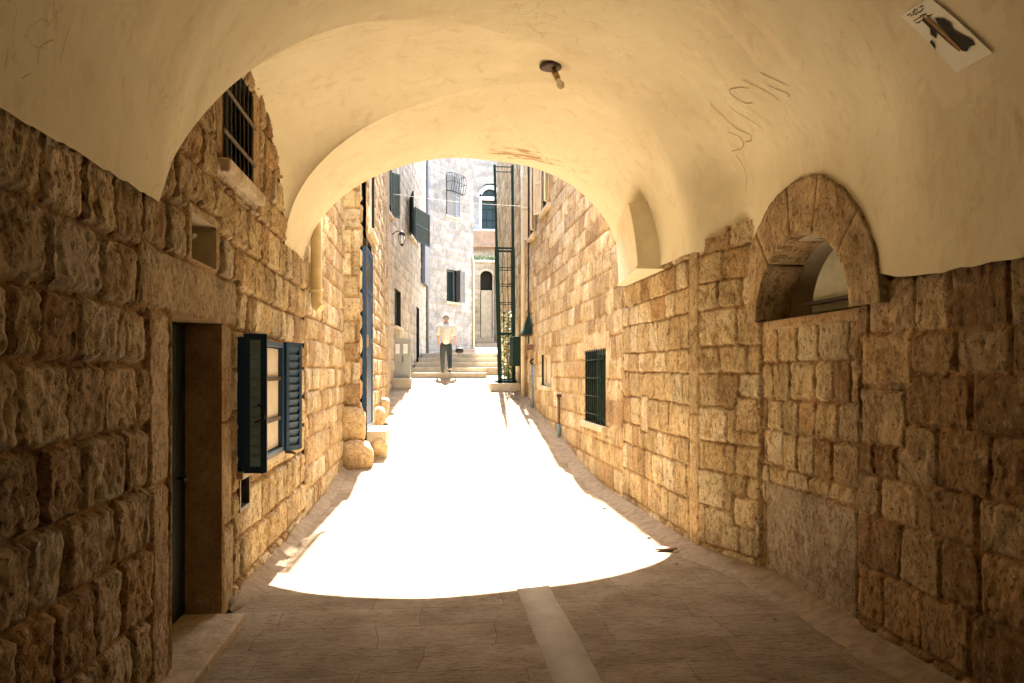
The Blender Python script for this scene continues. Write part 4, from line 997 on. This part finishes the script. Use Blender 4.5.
# block and tall green metal trellis
o = MB().box(1.62, 2.44, 21.5, 22.6, .8, 1.40).build('stone_block', M_STEP, None, .025); tag(o, 'pale stone block carrying the green trellis', 'block')
tr = thing('metal_trellis', 'tall dark green metal trellis cage standing on a stone block at the right', 'trellis', (2.1, 21.9, 1.4))
TB = [(1.90, 21.75), (2.28, 21.75), (2.33, 22.3), (1.95, 22.3)]
def tp(k, z): 
    x, y = TB[k]; ln_ = -.15 * (z - 1.4) / 6.0 if k in (0, 3) else -.04 * (z - 1.4) / 6.0
    return (x + ln_, y, z)
for k in range(4):
    z1 = 7.35
    mb = MB().bar(tp(k, 1.40), tp(k, 5.1), .11 if k != 1 else .08, .10); mb.bar(tp(k, 5.1), tp(k, z1), .065, .065); mb.build('post', M_GREEN, tr)
for z in (1.50, 2.75, 3.6, 4.1, 4.55, 5.08, 7.3):
    mb = MB(); wd = .05 if z in (1.50, 2.75, 5.08) else .022
    for a, b2 in ((0, 1), (1, 2), (2, 3), (3, 0)): mb.bar(tp(a, z), tp(b2, z), wd, wd)
    mb.build('rung', M_GREEN, tr)
mb = MB()
for f in (.33, .66):
    for a, b2 in ((0, 1), (3, 2)):
        p0 = Vector(tp(a, 1.45)).lerp(Vector(tp(b2, 1.45)), f); p1 = Vector(tp(a, 5.0)).lerp(Vector(tp(b2, 5.0)), f); mb.tube([p0, p1], .009, 5)
mb.build('wire', M_GREEN, tr)
mb = MB().box(1.80, 2.36, 21.7, 22.35, 1.402, 1.47); mb.build('base_plate', M_GREEN, tr)
shrub('climbing_plant', (2.15, 22.05, 1.47), .17, 420, 'green climbing plant growing inside the dark green trellis', 12, 1.9)
# overhead cables
for (a, b2, sag, lab) in (((-1.0, 20.6, 6.25), (2.42, 20.6, 6.0), .05, 'thin pale cable strung across the lane between the houses'),):
    P_ = [Vector(a).lerp(Vector(b2), i / 14) + Vector((0, 0, -sag * 4 * (i / 14) * (1 - i / 14))) for i in range(15)]
    o = MB().tube(P_, .004, 5).build('overhead_cable', M_CREAM); tag(o, lab, 'cable')
# small litter / leaf scraps by the right wall
t_ = MB(); t_.ball((2.24, 7.42, .02), .07, 12, (1.5, .8, .25), .2, 4); o = t_.build('fallen_leaf', M_TILE); tag(o, 'brown dead leaf lying at the foot of the right wall', 'leaf')

rnd = random.Random(21)
for k in range(12):
    y_ = 3.6 + k * .55 + rnd.uniform(-.2, .2); r_ = rnd.uniform(.012, .03); x_ = float(xr(y_)) - rnd.uniform(.16, .45)
    o = MB().ball((x_, y_, gsm(y_) + r_ * .5), r_, 8, (1, rnd.uniform(.7, 1.3), .7), .25, k).build('pebble', M_STEP); tag(o, 'small loose stone lying in the dirt along the right wall', 'stone', 'loose stones along the foot of the right wall')

# ------------------------------------------------------------------ the man walking away
PX_, PY_, PZ_ = .48, 24.05, 1.68
pr_ = thing('person', 'person in cream shirt and dark trousers walking away up the lane', 'person', (PX_, PY_, PZ_))
def skin(name, pts, edges, mat, parent, sub=2, root=0):
    me = bpy.data.meshes.new(name); me.from_pydata([Vector((PX_, PY_, PZ_)) + Vector(p[:3]) for p in pts], edges, [])
    o = bpy.data.objects.new(name, me); COL.objects.link(o)
    md = o.modifiers.new('skin', 'SKIN'); md.use_smooth_shade = True
    for i, p in enumerate(pts):
        r = p[3] if isinstance(p[3], tuple) else (p[3], p[3]); me.skin_vertices[0].data[i].radius = r
        me.skin_vertices[0].data[i].use_root = (i == root)
    sb = o.modifiers.new('sub', 'SUBSURF'); sb.levels = sub; sb.render_levels = sub
    me.materials.append(mat); return attach(o, parent)
B = [(0, 0, .92, (.15, .10)), (0, 0, 1.10, (.145, .10)), (0, .02, 1.32, (.17, .11)), (0, .03, 1.44, (.13, .08)), (0, .05, 1.50, .055), (0, .07, 1.58, (.075, .085)), (0, .075, 1.66, (.078, .09)), (0, .07, 1.71, .05),
     (-.20, .03, 1.41, .06), (-.245, -.04, 1.14, .042), (-.235, -.02, .92, .030), (-.23, -.01, .85, (.036, .02)),
     (.20, .03, 1.41, .06), (.25, -.03, 1.15, .042), (.29, .03, .92, .030), (.325, .05, .85, (.036, .02)),
     (-.09, 0, .86, .095), (-.10, .15, .49, .062), (-.10, .20, .10, .042), (-.10, .22, .045, .04), (-.10, .33, .040, .035),
     (.09, 0, .86, .095), (.10, -.04, .48, .062), (.11, -.26, .15, .042), (.11, -.25, .085, .04), (.11, -.15, .035, .035)]
E = [(0, 1), (1, 2), (2, 3), (3, 4), (4, 5), (5, 6), (6, 7), (3, 8), (8, 9), (9, 10), (10, 11), (3, 12), (12, 13), (13, 14), (14, 15), (0, 16), (16, 17), (17, 18), (18, 19), (19, 20), (0, 21), (21, 22), (22, 23), (23, 24), (24, 25)]
for hb, sx_ in ((11, -1), (15, 1)):
    hx, hy, hz = B[hb][:3]
    for k, (dx, dy, L) in enumerate(((.0, .030, .075), (.0, .010, .085), (.0, -.010, .080), (.0, -.028, .065))):
        i0 = len(B); B += [(hx + sx_ * .004, hy + dy, hz - .035, .010), (hx - sx_ * .006, hy + dy, hz - .035 - L * .55, .009), (hx - sx_ * .022, hy + dy, hz - .03 - L, .007)]
        E += [(hb, i0), (i0, i0 + 1), (i0 + 1, i0 + 2)]
    i0 = len(B); B += [(hx - sx_ * .01, hy + .045, hz - .01, .011), (hx - sx_ * .015, hy + .055, hz - .05, .009)]; E += [(hb, i0), (i0, i0 + 1)]
skin('body', B, E, M_SKIN, pr_)
S_ = [(0.01, .0, .80, (.20, .15)), (-.01, 0, 1.08, (.195, .145)), (0, .01, 1.30, (.215, .15)), (0, .02, 1.42, (.17, .11)), (0, .035, 1.475, (.08, .075)),
      (-.215, .02, 1.39, .085), (-.240, -.03, 1.20, .085), (-.248, -.04, 1.10, .08), (.215, .02, 1.39, .085), (.240, -.02, 1.20, .085), (.252, -.03, 1.10, .08)]
skin('shirt', S_, [(0, 1), (1, 2), (2, 3), (3, 4), (3, 5), (5, 6), (6, 7), (3, 8), (8, 9), (9, 10)], M_SHIRT, pr_)
T_ = [(0, 0, 1.0, (.165, .12)), (0, 0, .86, (.165, .12)), (-.095, .04, .74, .105), (-.10, .15, .49, .085), (-.10, .20, .14, .068), (-.10, .205, .04, .066), (.095, -.01, .74, .105), (.10, -.04, .48, .085), (.11, -.24, .19, .068), (.11, -.265, .10, .066)]
skin('trousers', T_, [(0, 1), (1, 2), (2, 3), (3, 4), (4, 5), (1, 6), (6, 7), (7, 8), (8, 9)], M_TROUSER, pr_)
for s_, sy in ((-1, .27), (1, -.19)):
    c = (PX_ + .10 * s_, PY_ + sy, PZ_ + .045)
    MB().ball(c, .05, 14, (1.0, 2.6, .9), 0, 1).build('shoe', M_BLACK, pr_)
hd = Vector((PX_, PY_ + .075, PZ_ + 1.655))
mb = MB().ball(tuple(hd + Vector((0, -.014, -.008))), .104, 18, (.93, 1.02, 1.12), .02, 2); o = mb.build('hair', M_HAIR, pr_)
MB().ball(tuple(hd + Vector((0, -.065, .058))), .055, 14, (1, .9, .75), 0, 2).build('bald_patch', M_SKIN, pr_)
mb = MB()
for s_ in (-1, 1): mb.ball(tuple(hd + Vector((.092 * s_, .0, -.01))), .028, 10, (.5, .8, 1.1), 0, 1)
mb.build('ear', M_SKIN, pr_)
bg_ = thing('handbag', 'small black bag held in the right hand of the walking person', 'bag', (PX_ + .38, PY_ + .04, PZ_ + .68))
MB().ball((PX_ + .40, PY_ + .04, PZ_ + .66), .11, 16, (1.15, .6, .85), .05, 3).build('pouch', M_BLACK, bg_)
MB().tube([(PX_ + .33, PY_ + .04, PZ_ + .72), (PX_ + .325, PY_ + .045, PZ_ + .79), (PX_ + .35, PY_ + .045, PZ_ + .80), (PX_ + .42, PY_ + .04, PZ_ + .73)], .010, 6).build('strap', M_BLACK, bg_)
